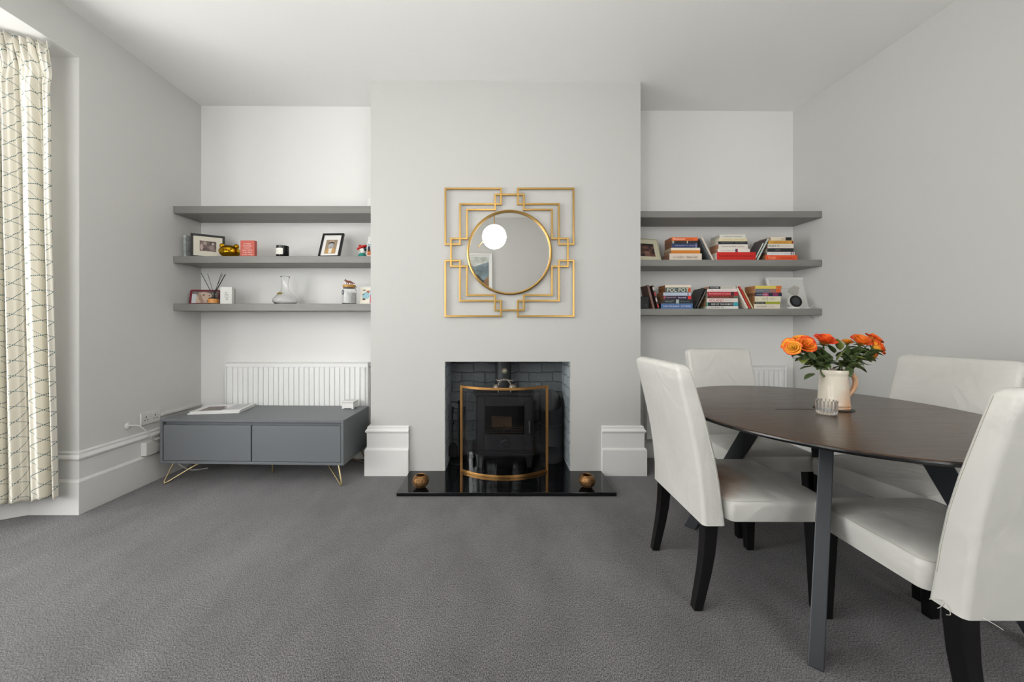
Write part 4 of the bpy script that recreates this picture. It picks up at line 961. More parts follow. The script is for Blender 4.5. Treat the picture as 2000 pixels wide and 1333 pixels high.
stack([
 (1307.4, 1370.6, 13.6, '#d9cbbb', dict(txt=[('the Goldfinch', '#8a8378', -0.22, 0.36, 0.5), ('Donna Tartt', '#3a3430', 0.2, 0.34, 0.5)], page='#8f6a5c', label='thick cream book, bottom of the left stack on middle right shelf')),
 (1310.6, 1367.4, 6.4, '#cc7a1e', dict(page='#a58a70', label='plain ochre-orange book second from bottom, left stack, middle right shelf')),
 (1310.6, 1367.4, 4.6, '#e4d9c4', dict(txt='by the sea', tcol='#a09680', tx=0.25, tw=0.15, ts=0.5, page='#c0b3a0', label='thin cream book third from bottom, left stack, middle right shelf')),
 (1311.8, 1363.0, 8.4, '#2c3762', dict(txt='THE PROPHET OF THE ISLE', tcol='#aab4cf', tw=0.75, ts=0.35, bands=((0.92, 0.94, '#c8ccd8'),), page='#8a5f4a', label='navy blue book in the left stack, middle right shelf')),
 (1311.8, 1363.0, 5.4, '#20241f', dict(txt='Travelling Light', tcol='#5a6656', tw=0.4, ts=0.4, bands=((0.02, 0.09, '#a7ab8d'), (0.58, 0.61, '#e8d9b0')), page='#8a5f4a', label='black-green book second from top, left stack, middle right shelf')),
 (1311.8, 1363.4, 6.6, '#e0662a', dict(txt=[('Misadventure', '#fbe9d8', -0.22, 0.44, 0.75), ('Ian Rowe', '#7c3413', 0.18, 0.22, 0.5)], page='#9c6b52', label='bright orange paperback on top of the left stack, middle right shelf')),
], Z2, Y1, gu)
stack([
 (1399.0, 1474.6, 16.2, '#c81d16', dict(txt='THE SECRET HISTORY OF THE WORLD', tcol='#7a0f0c', tw=0.9, ts=0.32, page='#d8d2c8', hard=True, dep=0.135, dy=-0.008, label='thick red book at the bottom of the middle stack, upper book shelf')),
 (1401.7, 1464.3, 6.8, '#e3ddd4', dict(txt='Swing of Things in Time', tcol='#8c8c90', tx=-0.18, tw=0.45, ts=0.5, bands=((0.55, 0.60, '#3c4460'), (0.60, 0.63, '#c03a48')), page='#a07860', label='white book with small blue and red emblem on the red book')),
 (1403.5, 1460.6, 8.5, '#dfd8d0', dict(txt=[('Song of my Back', '#3a3a3a', -0.15, 0.5, 0.5), ('Carla Moore', '#a05a5a', 0.25, 0.25, 0.45)], page='#a9785e', label='white paperback with handwritten-style title in the middle stack, upper shelf')),
 (1403.0, 1459.8, 5.6, '#23252a', dict(txt='THE BREAKING OF      ADAM STEVENS', tcol='#8d949c', tw=0.85, ts=0.4, page='#cfc6b8', label='black book in the middle stack between white and cream ones')),
 (1404.0, 1459.0, 5.9, '#e0d2ad', dict(txt='ON WRITING      SIMON CORE', tcol='#a5946c', tw=0.75, ts=0.4, page='#cfc6b8', label='pale yellow-cream book second from top of the middle stack, upper shelf')),
 (1405.3, 1456.0, 7.2, '#d8d5cb', dict(txt='The Salvation Book of the Dead Sea', tcol='#6b6b66', tw=0.72, ts=0.45, page='#a9a79e', label='off-white book on top of the middle stack, upper book shelf')),
], Z2, Y1, gu)
stack([
 (1495.0, 1557.4, 10.4, '#e2542a', dict(txt=[('The Creatures\nof the Wood', '#ffd9b0', -0.3, 0.24, 0.7), ('Adam Rutherland', '#b33a1c', 0.15, 0.4, 0.4)], page='#9c7a5c', label='orange-red book at the bottom of the right stack, middle right shelf')),
 (1498.0, 1552.0, 6.3, '#dcdada', dict(txt='Life Cycle   of  Meaning', tcol='#7a7a7e', tw=0.7, ts=0.4, bands=((0.86, 0.89, '#333338'), (0.93, 0.96, '#5a3038')), page='#9a7560', label='white book with two dark dots, second from bottom of right stack')),
 (1498.5, 1550.0, 7.2, '#222226', dict(txt='capitalism', tcol='#b9b4b4', tx=-0.1, tw=0.2, ts=0.35, page='#c9bfae', label='black book with tiny centred title in the right stack, middle shelf')),
 (1499.4, 1550.0, 8.3, '#ddd5ca', dict(txt=[('WHAT IF?', '#16161a', -0.27, 0.44, 0.75), ('Randall Moore', '#a59c94', 0.2, 0.36, 0.25)], page='#a9857a', label='white book with bold black lettering in the right stack')),
 (1500.7, 1549.8, 6.3, '#cf9a42', dict(txt='Kafka on the Shore', tcol='#8f5f22', tw=0.55, ts=0.5, bands=((0.93, 0.98, '#7c2a1c'),), page='#b58a58', label='golden yellow book second from top of the right stack')),
 (1502.0, 1546.6, 6.8, '#e0d0b6', dict(txt=[('obelisk', '#4a4038', 0.1, 0.18, 0.3)], bands=((0.72, 0.98, '#1d1c1e'), (0.02, 0.06, '#6a4a3a')), page='#b5a48e', label='cream book with black end block on top of the right stack')),
], Z2, Y1, gu)
def leaning(px_b, h_, t, ang, col, label, z, grp, dep=0.125, Yf=None, **kw):
    """upright book leaning by ang degrees (positive: top to the left); px_b is the px of its lower outer corner"""
    Yf = Yf or Y1; al = math.radians(90 + ang); X = wx(px_b, Yf)
    zz = z + 0.0005 + (t * abs(math.cos(al)) if ang > 0 else 0)
    if ang > 0: X += 0
    return book(h_, t, dep, col, label=label, loc=(X, Yf, zz), rot=(0, -al, 0), grp=grp, **kw)
leaning(1388.5, 0.188, 0.006, 26, '#5c6166', 'slim grey book leaning left between the left and middle stacks', Z2, gu, page='#d8d5cc')
leaning(1394.5, 0.200, 0.012, 27, '#d8ccbf', 'cream book leaning against the slim grey one, upper book shelf', Z2, gu, txt='tiny letters', tcol='#7a6e66', tw=0.3, ts=0.3, tx=0.2, page='#d8d5cc')
leaning(1474.8, 0.150, 0.010, -27, '#453a3c', 'short pale green book leaning right beside the thick red book', Z2, gu, dep=0.11, bands=((0, 1, '#c7d2c4'),))
leaning(1480.5, 0.186, 0.014, -27, '#453a3c', 'taller grey-green book leaning right against the right stack', Z2, gu, dep=0.15, bands=((0, 1, '#b4c2b8'),))

gw = 'books on the lowest right shelf'
stack([
 (1291.0, 1353.0, 10.4, '#4a6a9c', dict(txt='PLAIN OLD & BAUX   LET\'S BEGIN', tcol='#d5deec', tw=0.85, ts=0.4, page='#2a2c30', label='medium blue book at the bottom of the left stack, lowest shelf')),
 (1296.0, 1353.8, 8.0, '#1c2224', dict(txt=[('MANCT', '#8f9a98', -0.3, 0.3, 0.6), ('A Russian', '#7c8684', 0.22, 0.32, 0.5)], bands=((0.42, 0.52, '#aab4b0'),), page='#8a7258', label='black book second from bottom of the left stack, lowest shelf')),
 (1296.0, 1351.0, 7.2, '#2e1a3c', dict(txt=[('Captured', '#b9a7a0', -0.27, 0.38, 0.7), ('Arendell', '#e6e0ea', 0.15, 0.28, 0.6)], bands=((0.0, 0.05, '#a83a5c'), (0.86, 0.98, '#d8332c')), page='#9c6c44', label='purple book with red end dot in the left stack, lowest shelf')),
 (1295.4, 1349.4, 6.0, '#b9c4d6', dict(txt='Wild Swans Companion', tcol='#6f7a92', tx=-0.15, tw=0.5, ts=0.4, bands=((0.88, 0.91, '#33384a'),), page='#a57248', label='pale blue book in the left stack under the dark green one')),
 (1299.0, 1349.0, 9.8, '#4d5f5a', dict(txt='POL POT', tcol='#e8e2d0', tw=0.84, ts=1.0, bands=((0.90, 1.0, '#c8562a'),), page='#9a6238', label='grey-green book with large white title letters near top of left stack')),
 (1299.0, 1349.4, 4.6, '#e6d8c6', dict(txt='the quiet ones   small press', tcol='#b9a590', tw=0.6, ts=0.35, page='#a56c40', label='thin cream book on top of the left stack, lowest shelf')),
], Z3, Y1, gw)
stack([
 (1380.5, 1442.0, 5.2, '#dddad4', dict(txt='IT IS IN BORN THIS', tcol='#3c3c3c', tx=-0.2, tw=0.5, ts=0.7, page='#c9c2b4', label='white book at the very bottom of the middle stack, lowest shelf')),
 (1380.2, 1441.5, 7.5, '#17191a', dict(txt='RISE OF THE ROBOTS', tcol='#e8e8e8', tx=0.0, tw=0.7, ts=0.6, bands=((0.0, 0.04, '#35a79c'), (0.86, 1.0, '#2f9fb0')), page='#b08a64', label='black book with turquoise end in the middle stack, lowest shelf')),
 (1380.2, 1441.5, 7.5, '#ddd3ce', dict(txt=[('ADLAND', '#b8323c', -0.2, 0.48, 0.95), ('MARK TUNGATE', '#8c8480', 0.18, 0.2, 0.3)], page='#9a7a62', label='white book with large red title letters in the middle stack')),
 (1382.0, 1441.5, 5.0, '#6a3028', dict(txt='One Hundred Lives', tcol='#c98a5c', tx=-0.1, tw=0.6, ts=0.4, bands=((0.86, 1.0, '#5a6a5a'),), page='#b5aa94', label='brown-red thin book in the middle stack under the red one')),
 (1382.0, 1441.5, 8.0, '#b02330', dict(txt='TEN MORE DAYS TO CHANGE', tcol='#f0b9bc', tx=-0.1, tw=0.72, ts=0.5, bands=((0.76, 0.86, '#3c1c20'),), page='#ddd6ca', label='crimson red book in the middle stack, lowest shelf')),
 (1381.0, 1440.0, 5.0, '#e2d8d4', dict(txt='MEN   Essays and Other Stories', tcol='#b8444c', tw=0.75, ts=0.4, page='#cfc8bc', label='white book with small red title second from top, middle stack')),
 (1384.2, 1439.0, 5.0, '#cfc9bf', dict(txt=[('HAUNTED', '#e6e6e2', -0.3, 0.3, 0.6), ('LAND GUIDES', '#6a665e', 0.15, 0.4, 0.5)], bands=((0.0, 0.42, '#22262a'),), page='#b58f74', label='half black, half white book on top of the middle stack')),
], Z3, Y1, gw)
stack([
 (1472.5, 1523.0, 9.2, '#ddd3c2', dict(txt=[('Jack Russell', '#55504a', -0.22, 0.38, 0.6), ('or friends', '#b09a8c', 0.15, 0.28, 0.35)], page='#b08058', label='cream book at the bottom of the right stack, lowest shelf')),
 (1474.0, 1523.5, 4.6, '#9aa024', dict(txt='BURNT OVER', tcol='#c8c8b8', tx=-0.3, tw=0.3, ts=0.5, bands=((0.0, 0.42, '#26282c'),), page='#b08058', label='thin black and lime green book in the right stack')),
 (1474.5, 1524.5, 10.5, '#dcd5bd', dict(txt=[('sea of', '#77705e', -0.42, 0.1, 0.3), ('THE CRIMSON\nHARMONY', '#8a8270', -0.14, 0.22, 0.6), ('ANTHONY B', '#77705e', 0.18, 0.2, 0.25)], bands=((0.495, 0.505, '#8a8270'),), page='#a97850', label='thick pale cream book in the middle of the right stack, lowest shelf')),
 (1475.0, 1527.0, 7.0, '#22283c', dict(txt='HOUR LATER', tcol='#c3c8d6', tx=-0.25, tw=0.4, ts=0.6, bands=((0.28, 0.50, '#a83a60'), (0.66, 0.86, '#8a2c5c')), page='#8a5c40', label='navy book with pink patches in the right stack, lowest shelf')),
 (1475.5, 1525.0, 7.5, '#70747c', dict(txt='HARMS', tcol='#9a9ea6', tx=-0.3, tw=0.2, ts=0.3, bands=((0.56, 0.78, '#9a6a60'), (0.80, 1.0, '#d8622a')), page='#c08a60', label='grey book with orange end second from top, right stack')),
 (1475.0, 1526.0, 6.0, '#dcc65c', dict(bands=((0.80, 1.0, '#d2692a'),), page='#b57c50', label='yellow book with orange end on top of the right stack')),
], Z3, Y1, gw)
leaning(1279.0, 0.190, 0.016, 14, '#7a5a50', 'brown book leaning left beside the small black speaker', Z3, gw, page='#8f8272', dep=0.14)
leaning(1288.0, 0.188, 0.012, 15, '#3a2a2a', 'red, white and black patterned book leaning left on lowest shelf', Z3, gw, bands=((0.05, 0.2, '#c03a30'), (0.3, 0.45, '#d8d0c8'), (0.55, 0.7, '#b02c30'), (0.78, 0.92, '#d8d0c8')))
leaning(1357.5, 0.175, 0.010, -26, '#1c1a1a', 'black book leaning right beside the left stack, lowest shelf', Z3, gw, dep=0.15, page='#1f1d1c')
leaning(1362.5, 0.172, 0.009, -26, '#242222', 'second black book with pale edge line leaning right', Z3, gw, dep=0.14, bands=((0.1, 0.9, '#6a625c'),))
leaning(1461.5, 0.190, 0.014, 27, '#ddd5c8', 'white book leaning left against the middle stack, lowest shelf', Z3, gw)
leaning(1467.0, 0.192, 0.013, 27, '#b83226', 'red book leaning left between the white and cream ones', Z3, gw)
leaning(1471.5, 0.170, 0.008, 27, '#d8c49a', 'thin yellow-cream book, rightmost of the three leaning left', Z3, gw)

# ------------------------------------------------------------------ frames and ornaments
def pframe(loc, rot, w, h, b, fm, matm, label, d=0.014, name='picture_frame', inner=0.0, cat='picture frame', group=None):
    """origin at the middle of the lower edge, facing -Y"""
    g = thing(name, label, cat, loc, rot, group)
    mb = MB().box(-w / 2, w / 2, 0, d, 0, b).box(-w / 2, w / 2, 0, d, h - b, h).box(-w / 2, -w / 2 + b, 0, d, b, h - b).box(w / 2 - b, w / 2, 0, d, b, h - b)
    mb.build('frame', fm, g, bevel=0.0012)
    MB().box(-w / 2 + b * 0.8, w / 2 - b * 0.8, d * 0.35, d * 0.9, b * 0.8, h - b * 0.8).build('mat_board', matm, g)
    return g
def flat(g, name, m, pts, y, d=0.0004):
    return MB().prism(pts, d, Matrix.Translation((0, y, 0))).build(name, m, g)
def blob(cx, cz, rx, rz, n=18, rot=0, e=1):
    return [(cx + rx * math.cos(a) * math.cos(rot) - rz * math.sin(a) * math.sin(rot), cz + rx * math.cos(a) * math.sin(rot) + rz * math.sin(a) * math.cos(rot)) for a in [2 * PI * i / n for i in range(n)]]
def rect(x0, x1, z0, z1): return [(x0, z0), (x1, z0), (x1, z1), (x0, z1)]
M_fblack = mat('black_frame_wood', '#171614', 0.35); M_cream = pm('#d9d3c4', 0.7); M_wht = pm('#e0dedb', 0.6)
L2 = 1.637; L3 = 1.273
setp(MB().box(wx(717.3, 2.915), BX0 - 0.004, 2.915, 2.95, 2.0184, 2.087).build('small_box', M_plastic, bevel=0.002), 'small white box beside the chimney on the topmost left shelf', 'box')
# clear photo block against the left wall
g = thing('photo_block', 'clear acrylic block standing beside the black frame', 'photo block', (-2.432, 2.955, L2 + 0.0004), (0, 0, 0))
MB().box(-0.009, 0.009, -0.024, 0.024, 0, 0.172).build('block', mat('pale_acrylic', '#9fa3a4', 0.15, var=0.4, vscale=30), g, bevel=0.002)
# black frame with family photo
g = pframe((-2.290, 2.985, L2 + 0.0004), (0, 0, math.radians(34)), 0.215, 0.186, 0.016, M_fblack, M_cream, 'black framed landscape photo with wide cream mat, left shelf')
MB().box(-0.052, 0.052, 0.0040, 0.0048, 0.055, 0.135).build('photograph', mat('sepia_group_photo', '#6a5652', 0.4, var=0.9, vscale=38), g)
flat(g, 'photo_figure', pm('#a5968f'), blob(-0.018, 0.115, 0.012, 0.014), 0.004); flat(g, 'photo_figure', pm('#8f827c'), blob(0.022, 0.085, 0.017, 0.018), 0.004); flat(g, 'photo_figure', pm('#c9bdb6'), blob(0.030, 0.115, 0.008, 0.008), 0.004); flat(g, 'photo_figure', pm('#b9a29c'), blob(-0.040, 0.085, 0.010, 0.024), 0.004)
# gold bear money box
M_bear = mat('polished_gold', '#d9a520', 0.16, metal=1)
g = thing('bear_money_box', 'shiny gold bear-head money box on the middle left shelf', 'ornament', (-2.112, 2.975, L2 + 0.0004), (0, 0, math.radians(18)))
MB().ell((0, 0, 0.050), (0.073, 0.062, 0.0505), 40, 24).build('head', M_bear, g, smooth=True)
for s in (-1, 1):
    e = MB().ell((s * 0.047, -0.006, 0.092), (0.020, 0.011, 0.019), 20, 12).build('ear', M_bear, g, smooth=True)
    MB().ell((s * 0.048, -0.0155, 0.091), (0.011, 0.004, 0.010), 16, 8).build('inner_ear', mat('gold_shade', '#a87c18', 0.25, metal=1), e, smooth=True)
    MB().ell((s * 0.028, -0.0605, 0.060), (0.006, 0.004, 0.007), 14, 8).build('eye', mat('deep_gold', '#7a5410', 0.2, metal=1), g, smooth=True)
MB().ell((-0.002, -0.062, 0.040), (0.024, 0.017, 0.018), 24, 14).build('snout', M_bear, g, smooth=True)
MB().ell((-0.002, -0.079, 0.046), (0.008, 0.004, 0.005), 14, 8).build('nose', mat('nose_gold', '#8a6414', 0.2, metal=1), g, smooth=True)
# coral box
g = thing('coral_box', 'small coral-red box with white capital lettering, left shelf', 'box', (wx(469.3, 2.93), 2.93, L2 + 0.0004))
MB().box(0, 0.110, 0, 0.030, 0, 0.128).build('box_body', pm('#c25a4c', 0.5), g, bevel=0.001)
for i, (s_, w_) in enumerate((('IF SWEET', 0.058), ('NOTHINGS', 0.066), ('COUNT,', 0.052), ('PLAY WITH', 0.074), ('THE VERY', 0.074), ('LAST LINE', 0.078))): text(g, s_, w_, 0.0088, (0.055, -0.0003, 0.102 - i * 0.0165), FRONT, pm('#f2e4dc'))
# candle
g = thing('candle_jar', 'black glass candle jar with white label, middle left shelf', 'candle', (wx(552, 2.97), 2.97, L2 + 0.0004))
MB().lathe([(0.001, 0), (0.043, 0), (0.045, 0.003), (0.045, 0.092), (0.0425, 0.092), (0.0425, 0.066), (0.001, 0.066)], (0, 0, 0), 40).build('jar', mat('black_glass', '#121314', 0.08), g, smooth=True)
MB().lathe([(0.0453, 0.022), (0.0456, 0.022), (0.0456, 0.070), (0.0453, 0.070)], (0, 0, 0), 24, a0=-PI * 0.93, a1=-PI * 0.32).build('label', pm('#e4e2da'), g, smooth=True)
text(g, 'feu de bois', 0.030, 0.004, (-0.018, -0.0430, 0.048), (PI / 2, 0, math.radians(-23)), pm('#4a4a48'), d=0.003)
# leaning portrait frame
tl = math.radians(-22)
g = pframe((wx(641, 2.935), 2.935, L2 + 0.0004), (tl, 0, math.radians(-3)), 0.172, 0.222, 0.016, M_fblack, M_wht, 'black frame tilted back with small portrait drawing, middle left shelf', d=0.018)
MB().box(-0.045, 0.045, 0.0052, 0.0060, 0.036, 0.162).build('drawing', pm('#94826c'), g)
y_ = 0.0052
flat(g, 'drawn_jacket', pm('#b58f5e'), [(-0.044, 0.037), (0.044, 0.037), (0.044, 0.070), (0.022, 0.090), (-0.018, 0.086), (-0.040, 0.062)], y_)
flat(g, 'drawn_shirt', pm('#d8d2c6'), [(-0.010, 0.037), (0.010, 0.037), (0.016, 0.082), (-0.014, 0.080)], y_ - 0.0005)
flat(g, 'drawn_head', pm('#a9a8aa'), blob(0.0, 0.108, 0.021, 0.029), y_ - 0.001)
flat(g, 'drawn_hair', pm('#33302e'), [(-0.024, 0.112), (-0.022, 0.134), (0.0, 0.144), (0.022, 0.136), (0.025, 0.108), (0.020, 0.126), (0.0, 0.131), (-0.019, 0.124)], y_ - 0.0015)
flat(g, 'drawn_hat', pm('#c9a592'), [(-0.021, 0.138), (0.0, 0.146), (0.022, 0.140), (0.016, 0.152), (-0.012, 0.153)], y_ - 0.0018)
for s in (-1, 1): flat(g, 'drawn_eye', pm('#22201f'), blob(s * 0.008, 0.112, 0.0035, 0.002), y_ - 0.002)
flat(g, 'drawn_mouth', pm('#3a302c'), blob(0.0, 0.092, 0.007, 0.0025), y_ - 0.002)
mb = MB().bar((0, 0.019, 0.15), (0, 0.019 + 0.055, 0.028), 0.03, 0.003, up=(0, 1, 0)); mb.build('easel_back', M_fblack, g)
# bird figurine with red hat
g = thing('bird_figurine', 'small painted bird figurine with red hat and teal body', 'figurine', (wx(707.5, 2.95), 2.95, L2 + 0.0004))
M_teal = pm('#1f7f72', 0.3); M_red = pm('#b5231e', 0.3)
MB().lathe([(0.001, 0), (0.034, 0), (0.036, 0.006), (0.028, 0.022), (0.014, 0.036), (0.001, 0.038)], (0, 0, 0), 24).build('body', M_teal, g, smooth=True)
MB().ell((0.004, 0, 0.050), (0.028, 0.026, 0.025), 24, 14).build('head', pm('#d6d4d0', 0.3), g, smooth=True)
mb = MB().ell((0, 0, 0), (0.045, 0.030, 0.013), 24, 12, M=Matrix.Translation((0.0, 0, 0.078)) @ Matrix.Rotation(math.radians(-22), 4, 'Y')); mb.ell((-0.018, 0, 0.092), (0.010, 0.010, 0.008), 12, 8)
mb.build('hat', M_red, g, smooth=True)
MB().ell((0.024, -0.006, 0.060), (0.012, 0.018, 0.017), 16, 10).build('hair', pm('#26343a', 0.4), g, smooth=True)
MB().tube([(-0.01, -0.024, 0.052), (-0.022, -0.034, 0.046), (-0.018, -0.034, 0.036)], [0.006, 0.004, 0.001], 8).build('beak', pm('#c9b8a0', 0.4), g, smooth=True)
# cards by the chimney on the middle shelf
g = thing('greeting_card', 'white card with orange drawing half hidden by the chimney', 'card', (wx(716, 2.93), 2.93, L2 + 0.0004), (math.radians(-5), 0, 0))
MB().box(0, 0.10, 0, 0.0012, 0, 0.112).build('card', M_wht, g); flat(g, 'printed_picture', pm('#b5693c'), rect(0.004, 0.096, 0.012, 0.060), 0); flat(g, 'printed_picture', pm('#98a6ae'), rect(0.004, 0.096, 0.060, 0.104), 0)
flat(g, 'printed_figure', pm('#2c2a30'), blob(0.016, 0.064, 0.009, 0.022), -0.0005); flat(g, 'printed_figure', pm('#3a3432'), blob(0.038, 0.05, 0.008, 0.03), -0.0005)
g = thing('tall_card', 'taller white card standing behind the orange drawing card', 'card', (wx(717.5, 2.99), 2.99, L2 + 0.0004), (math.radians(-6), 0, 0))
MB().box(0, 0.10, 0, 0.0012, 0, 0.178).build('card', M_wht, g); flat(g, 'printed_heart', pm('#8a2c3c'), blob(0.022, 0.135, 0.004, 0.004), 0)

# burgundy frame with dog photograph
g = thing('dog_photo_frame', 'burgundy frame with pale dog photo on the lowest left shelf', 'picture frame', (wx(398, 2.965), 2.965, L3 + 0.0004), (math.radians(-8), 0, math.radians(5)))
P0 = [Vector((p.x, 0.0, p.y)) for p in rrect(0.110, 0.0585, 0.012, 0, 5, 0, 0.0585)]
MB().rings([P0, [p + Vector((0, 0.013, 0)) for p in P0]]).build('frame', pm('#6a1f2c', 0.35), g, bevel=0.001)
flat(g, 'photograph', pm('#6f6a66'), rect(-0.092, 0.10, 0.010, 0.102), 0)
flat(g, 'photo_background', pm('#c3c6c8'), rect(-0.092, -0.058, 0.010, 0.082), -0.0005)
flat(g, 'dog_head', pm('#c0a998'), [(-0.060, 0.012), (-0.058, 0.060), (-0.040, 0.092), (0.0, 0.098), (0.040, 0.086), (0.068, 0.060), (0.072, 0.036), (0.050, 0.020), (0.012, 0.012)], -0.001)
flat(g, 'dog_ear', pm('#a08674'), [(-0.052, 0.085), (-0.040, 0.040), (-0.022, 0.012), (0.004, 0.014), (-0.014, 0.050), (-0.030, 0.086)], -0.0015)
flat(g, 'dog_eye', pm('#2a221e'), blob(-0.006, 0.073, 0.009, 0.004), -0.002); flat(g, 'dog_eye', pm('#2a221e'), blob(0.036, 0.068, 0.006, 0.004), -0.002)
flat(g, 'dog_nose', pm('#1f2734'), blob(0.034, 0.026, 0.013, 0.009), -0.002); flat(g, 'photo_highlight', pm('#e2deda'), blob(0.066, 0.070, 0.016, 0.016), -0.002)
# reed diffuser
g = thing('reed_diffuser', 'amber reed diffuser with black reeds on the lowest left shelf', 'reed diffuser', (wx(417, 2.94), 2.94, L3 + 0.0004))
MB().lathe([(0.001, 0), (0.032, 0), (0.036, 0.004), (0.036, 0.040), (0.030, 0.047), (0.012, 0.052), (0.012, 0.070), (0.014, 0.072), (0.010, 0.074), (0.001, 0.070)], (0, 0, 0), 32).build('bottle', mat('dark_green_glass', '#2f2c26', 0.08), g, smooth=True)
MB().lathe([(0.0362, 0.006), (0.0368, 0.006), (0.0368, 0.040), (0.0362, 0.040)], (0, 0, 0), 32).build('amber_label', mat('amber_label', '#c98a48', 0.4, var=0.3, vscale=40, stretch=(0.2, 0.2, 4)), g, smooth=True)
for dx, dz, dy in ((392.5, 533, 0.01), (405.5, 534.5, -0.02), (432.5, 533, -0.01), (434.5, 536, 0.02), (440.5, 535.5, 0.0), (439, 537, 0.015)):
    e = at(dx, dz, 2.94 + dy) - g.location; s0 = Vector((-e.x * 0.06, -dy * 0.5, 0.052)); MB().tube([s0, e], 0.0016 if dx not in (392.5, 440.5) else 0.0022, 6).build('reed', M_blackp, g, smooth=True)
# white box with script and two cards behind it
g = thing('gift_box', 'white box with black script beside the reed diffuser', 'box', (wx(430, 2.93), 2.93, L3 + 0.0004))
MB().box(0, 0.090, 0, 0.030, 0, 0.132).build('box_body', mat('white_card_box', '#dbdad7', 0.45), g, bevel=0.001)
for s_, w_, z_, x_ in (('to', 0.014, 0.088, 0.046), ('Thank', 0.030, 0.075, 0.047), ('you for', 0.034, 0.062, 0.050), ('being', 0.024, 0.049, 0.050), ('us', 0.014, 0.036, 0.052)): text(g, s_, w_, 0.010, (x_, -0.0003, z_), FRONT, pm('#2a2a2a'))
for q, lab in ((0, 'grey card standing just behind the white script box'), (1, 'rearmost grey card, right of the white script box')):
    g = thing('upright_card', lab, 'card', (wx(449.5 + q * 4, 2.975 + q * 0.02), 2.972 + q * 0.022, L3 + 0.0004), group='cards behind the white box')
    MB().box(-0.03, 0.022, 0, 0.008, 0, 0.126 - q * 0.002).build('card', pm('#a8a6a0' if q == 0 else '#b9b7b0', 0.6), g)
# glass carafe
g = thing('glass_carafe', 'wide-bottomed clear glass carafe with gold label', 'carafe', (wx(557, 2.99), 2.99, L3 + 0.0004))
pr = [(0.001, 0.004), (0.062, 0.0), (0.074, 0.004), (0.086, 0.018), (0.089, 0.032), (0.084, 0.048), (0.068, 0.066), (0.048, 0.086), (0.033, 0.108), (0.0255, 0.135), (0.0225, 0.162), (0.0255, 0.190), (0.031, 0.208), (0.034, 0.220)]
inn = [(r_ - 0.0022, z + 0.002) for r_, z in pr[2:]][::-1]; inn[0] = (pr[-1][0] - 0.002, pr[-1][1])
M_carafe = mat('thin_clear_glass', '#ffffff', 0.0, trans=1.0, ior=1.45)
MB().lathe(pr + inn + [(0.001, 0.009)], (0, 0, 0), 48).build('vessel', M_carafe, g, smooth=True, angle=80)
lb = MB().prism(blob(0, 0, 0.022, 0.011, 20), 0.0006, Matrix.Translation((-0.012, -0.0535, 0.083)) @ Matrix.Rotation(math.radians(-38), 4, 'X')); lb.build('gold_label', mat('gold_foil', '#9c8a3c', 0.35, metal=0.6), g)
# clip-top jar with fox figure
g = thing('clip_top_jar', 'clip-top glass jar of white grains with wooden lid', 'jar', (wx(682, 2.95), 2.95, L3 + 0.0004))
MB().lathe([(0.001, 0), (0.046, 0), (0.054, 0.006), (0.055, 0.090), (0.050, 0.108), (0.043, 0.118), (0.043, 0.128), (0.041, 0.128), (0.041, 0.118), (0.048, 0.107), (0.0525, 0.09), (0.0515, 0.008), (0.001, 0.004)], (0, 0, 0), 40).build('glass_body', mat('jar_glass', '#ffffff', 0.02, trans=1.0, ior=1.3), g, smooth=True)
setp(MB().lathe([(0.001, 0.005), (0.050, 0.008), (0.0513, 0.088), (0.001, 0.094)], (0, 0, 0), 32).build('white_grains', mat('white_grains', '#cfcfcd', 0.7, bump=0.5, scale=180, var=0.12, vscale=60), g, smooth=True), kind='stuff')
MB().lathe([(0.001, 0.129), (0.046, 0.129), (0.047, 0.132), (0.047, 0.148), (0.045, 0.150), (0.001, 0.150)], (0, 0, 0), 36).build('wooden_lid', mat('golden_wood', '#b5853c', 0.4, var=0.25, vscale=20), g, smooth=True)
mb = MB().tube([(0.045, 0, 0.146), (0.056, 0, 0.135), (0.049, 0, 0.118), (0.056, 0, 0.104)], 0.0018, 8); mb.lathe([(0.0445, 0.1215), (0.0465, 0.1225), (0.0445, 0.1235)], (0, 0, 0), 32)
mb.build('wire_clasp', M_legmetal, g, smooth=True)
MB().ell((-0.030, -0.0465, 0.088), (0.012, 0.004, 0.018), 16, 10).build('hanging_tag', mat('pewter', '#5c5e60', 0.3, metal=0.8), g, smooth=True)
fx = thing('fox_figurine', 'tiny brown fox figurine standing on the jar lid', 'figurine', (wx(683, 2.945), 2.945, L3 + 0.1508))
M_fox = pm('#6e3018', 0.5)
mb = MB().tube([(-0.030, 0, 0.028), (-0.014, 0, 0.025), (0.006, 0, 0.022), (0.016, 0, 0.018), (0.028, 0, 0.012), (0.040, 0, 0.010)], [0.006, 0.0085, 0.0075, 0.006, 0.004, 0.002], 10)
mb.tube([(-0.024, 0, 0.029), (-0.033, 0, 0.036), (-0.043, 0, 0.033)], [0.006, 0.006, 0.002], 10)
for x_, f_ in ((-0.020, -0.024), (-0.012, -0.010), (0.010, 0.008), (0.014, 0.020)): mb.tube([(x_, 0.003 * (1 if f_ > x_ else -1), 0.022), (f_, 0.003 * (1 if f_ > x_ else -1), 0.0003)], [0.0035, 0.002], 8)
for s in (-1, 1): mb.tube([(-0.032, s * 0.003, 0.040), (-0.031, s * 0.0035, 0.046)], [0.0025, 0.0005], 6)
mb.build('body', M_fox, fx, smooth=True)
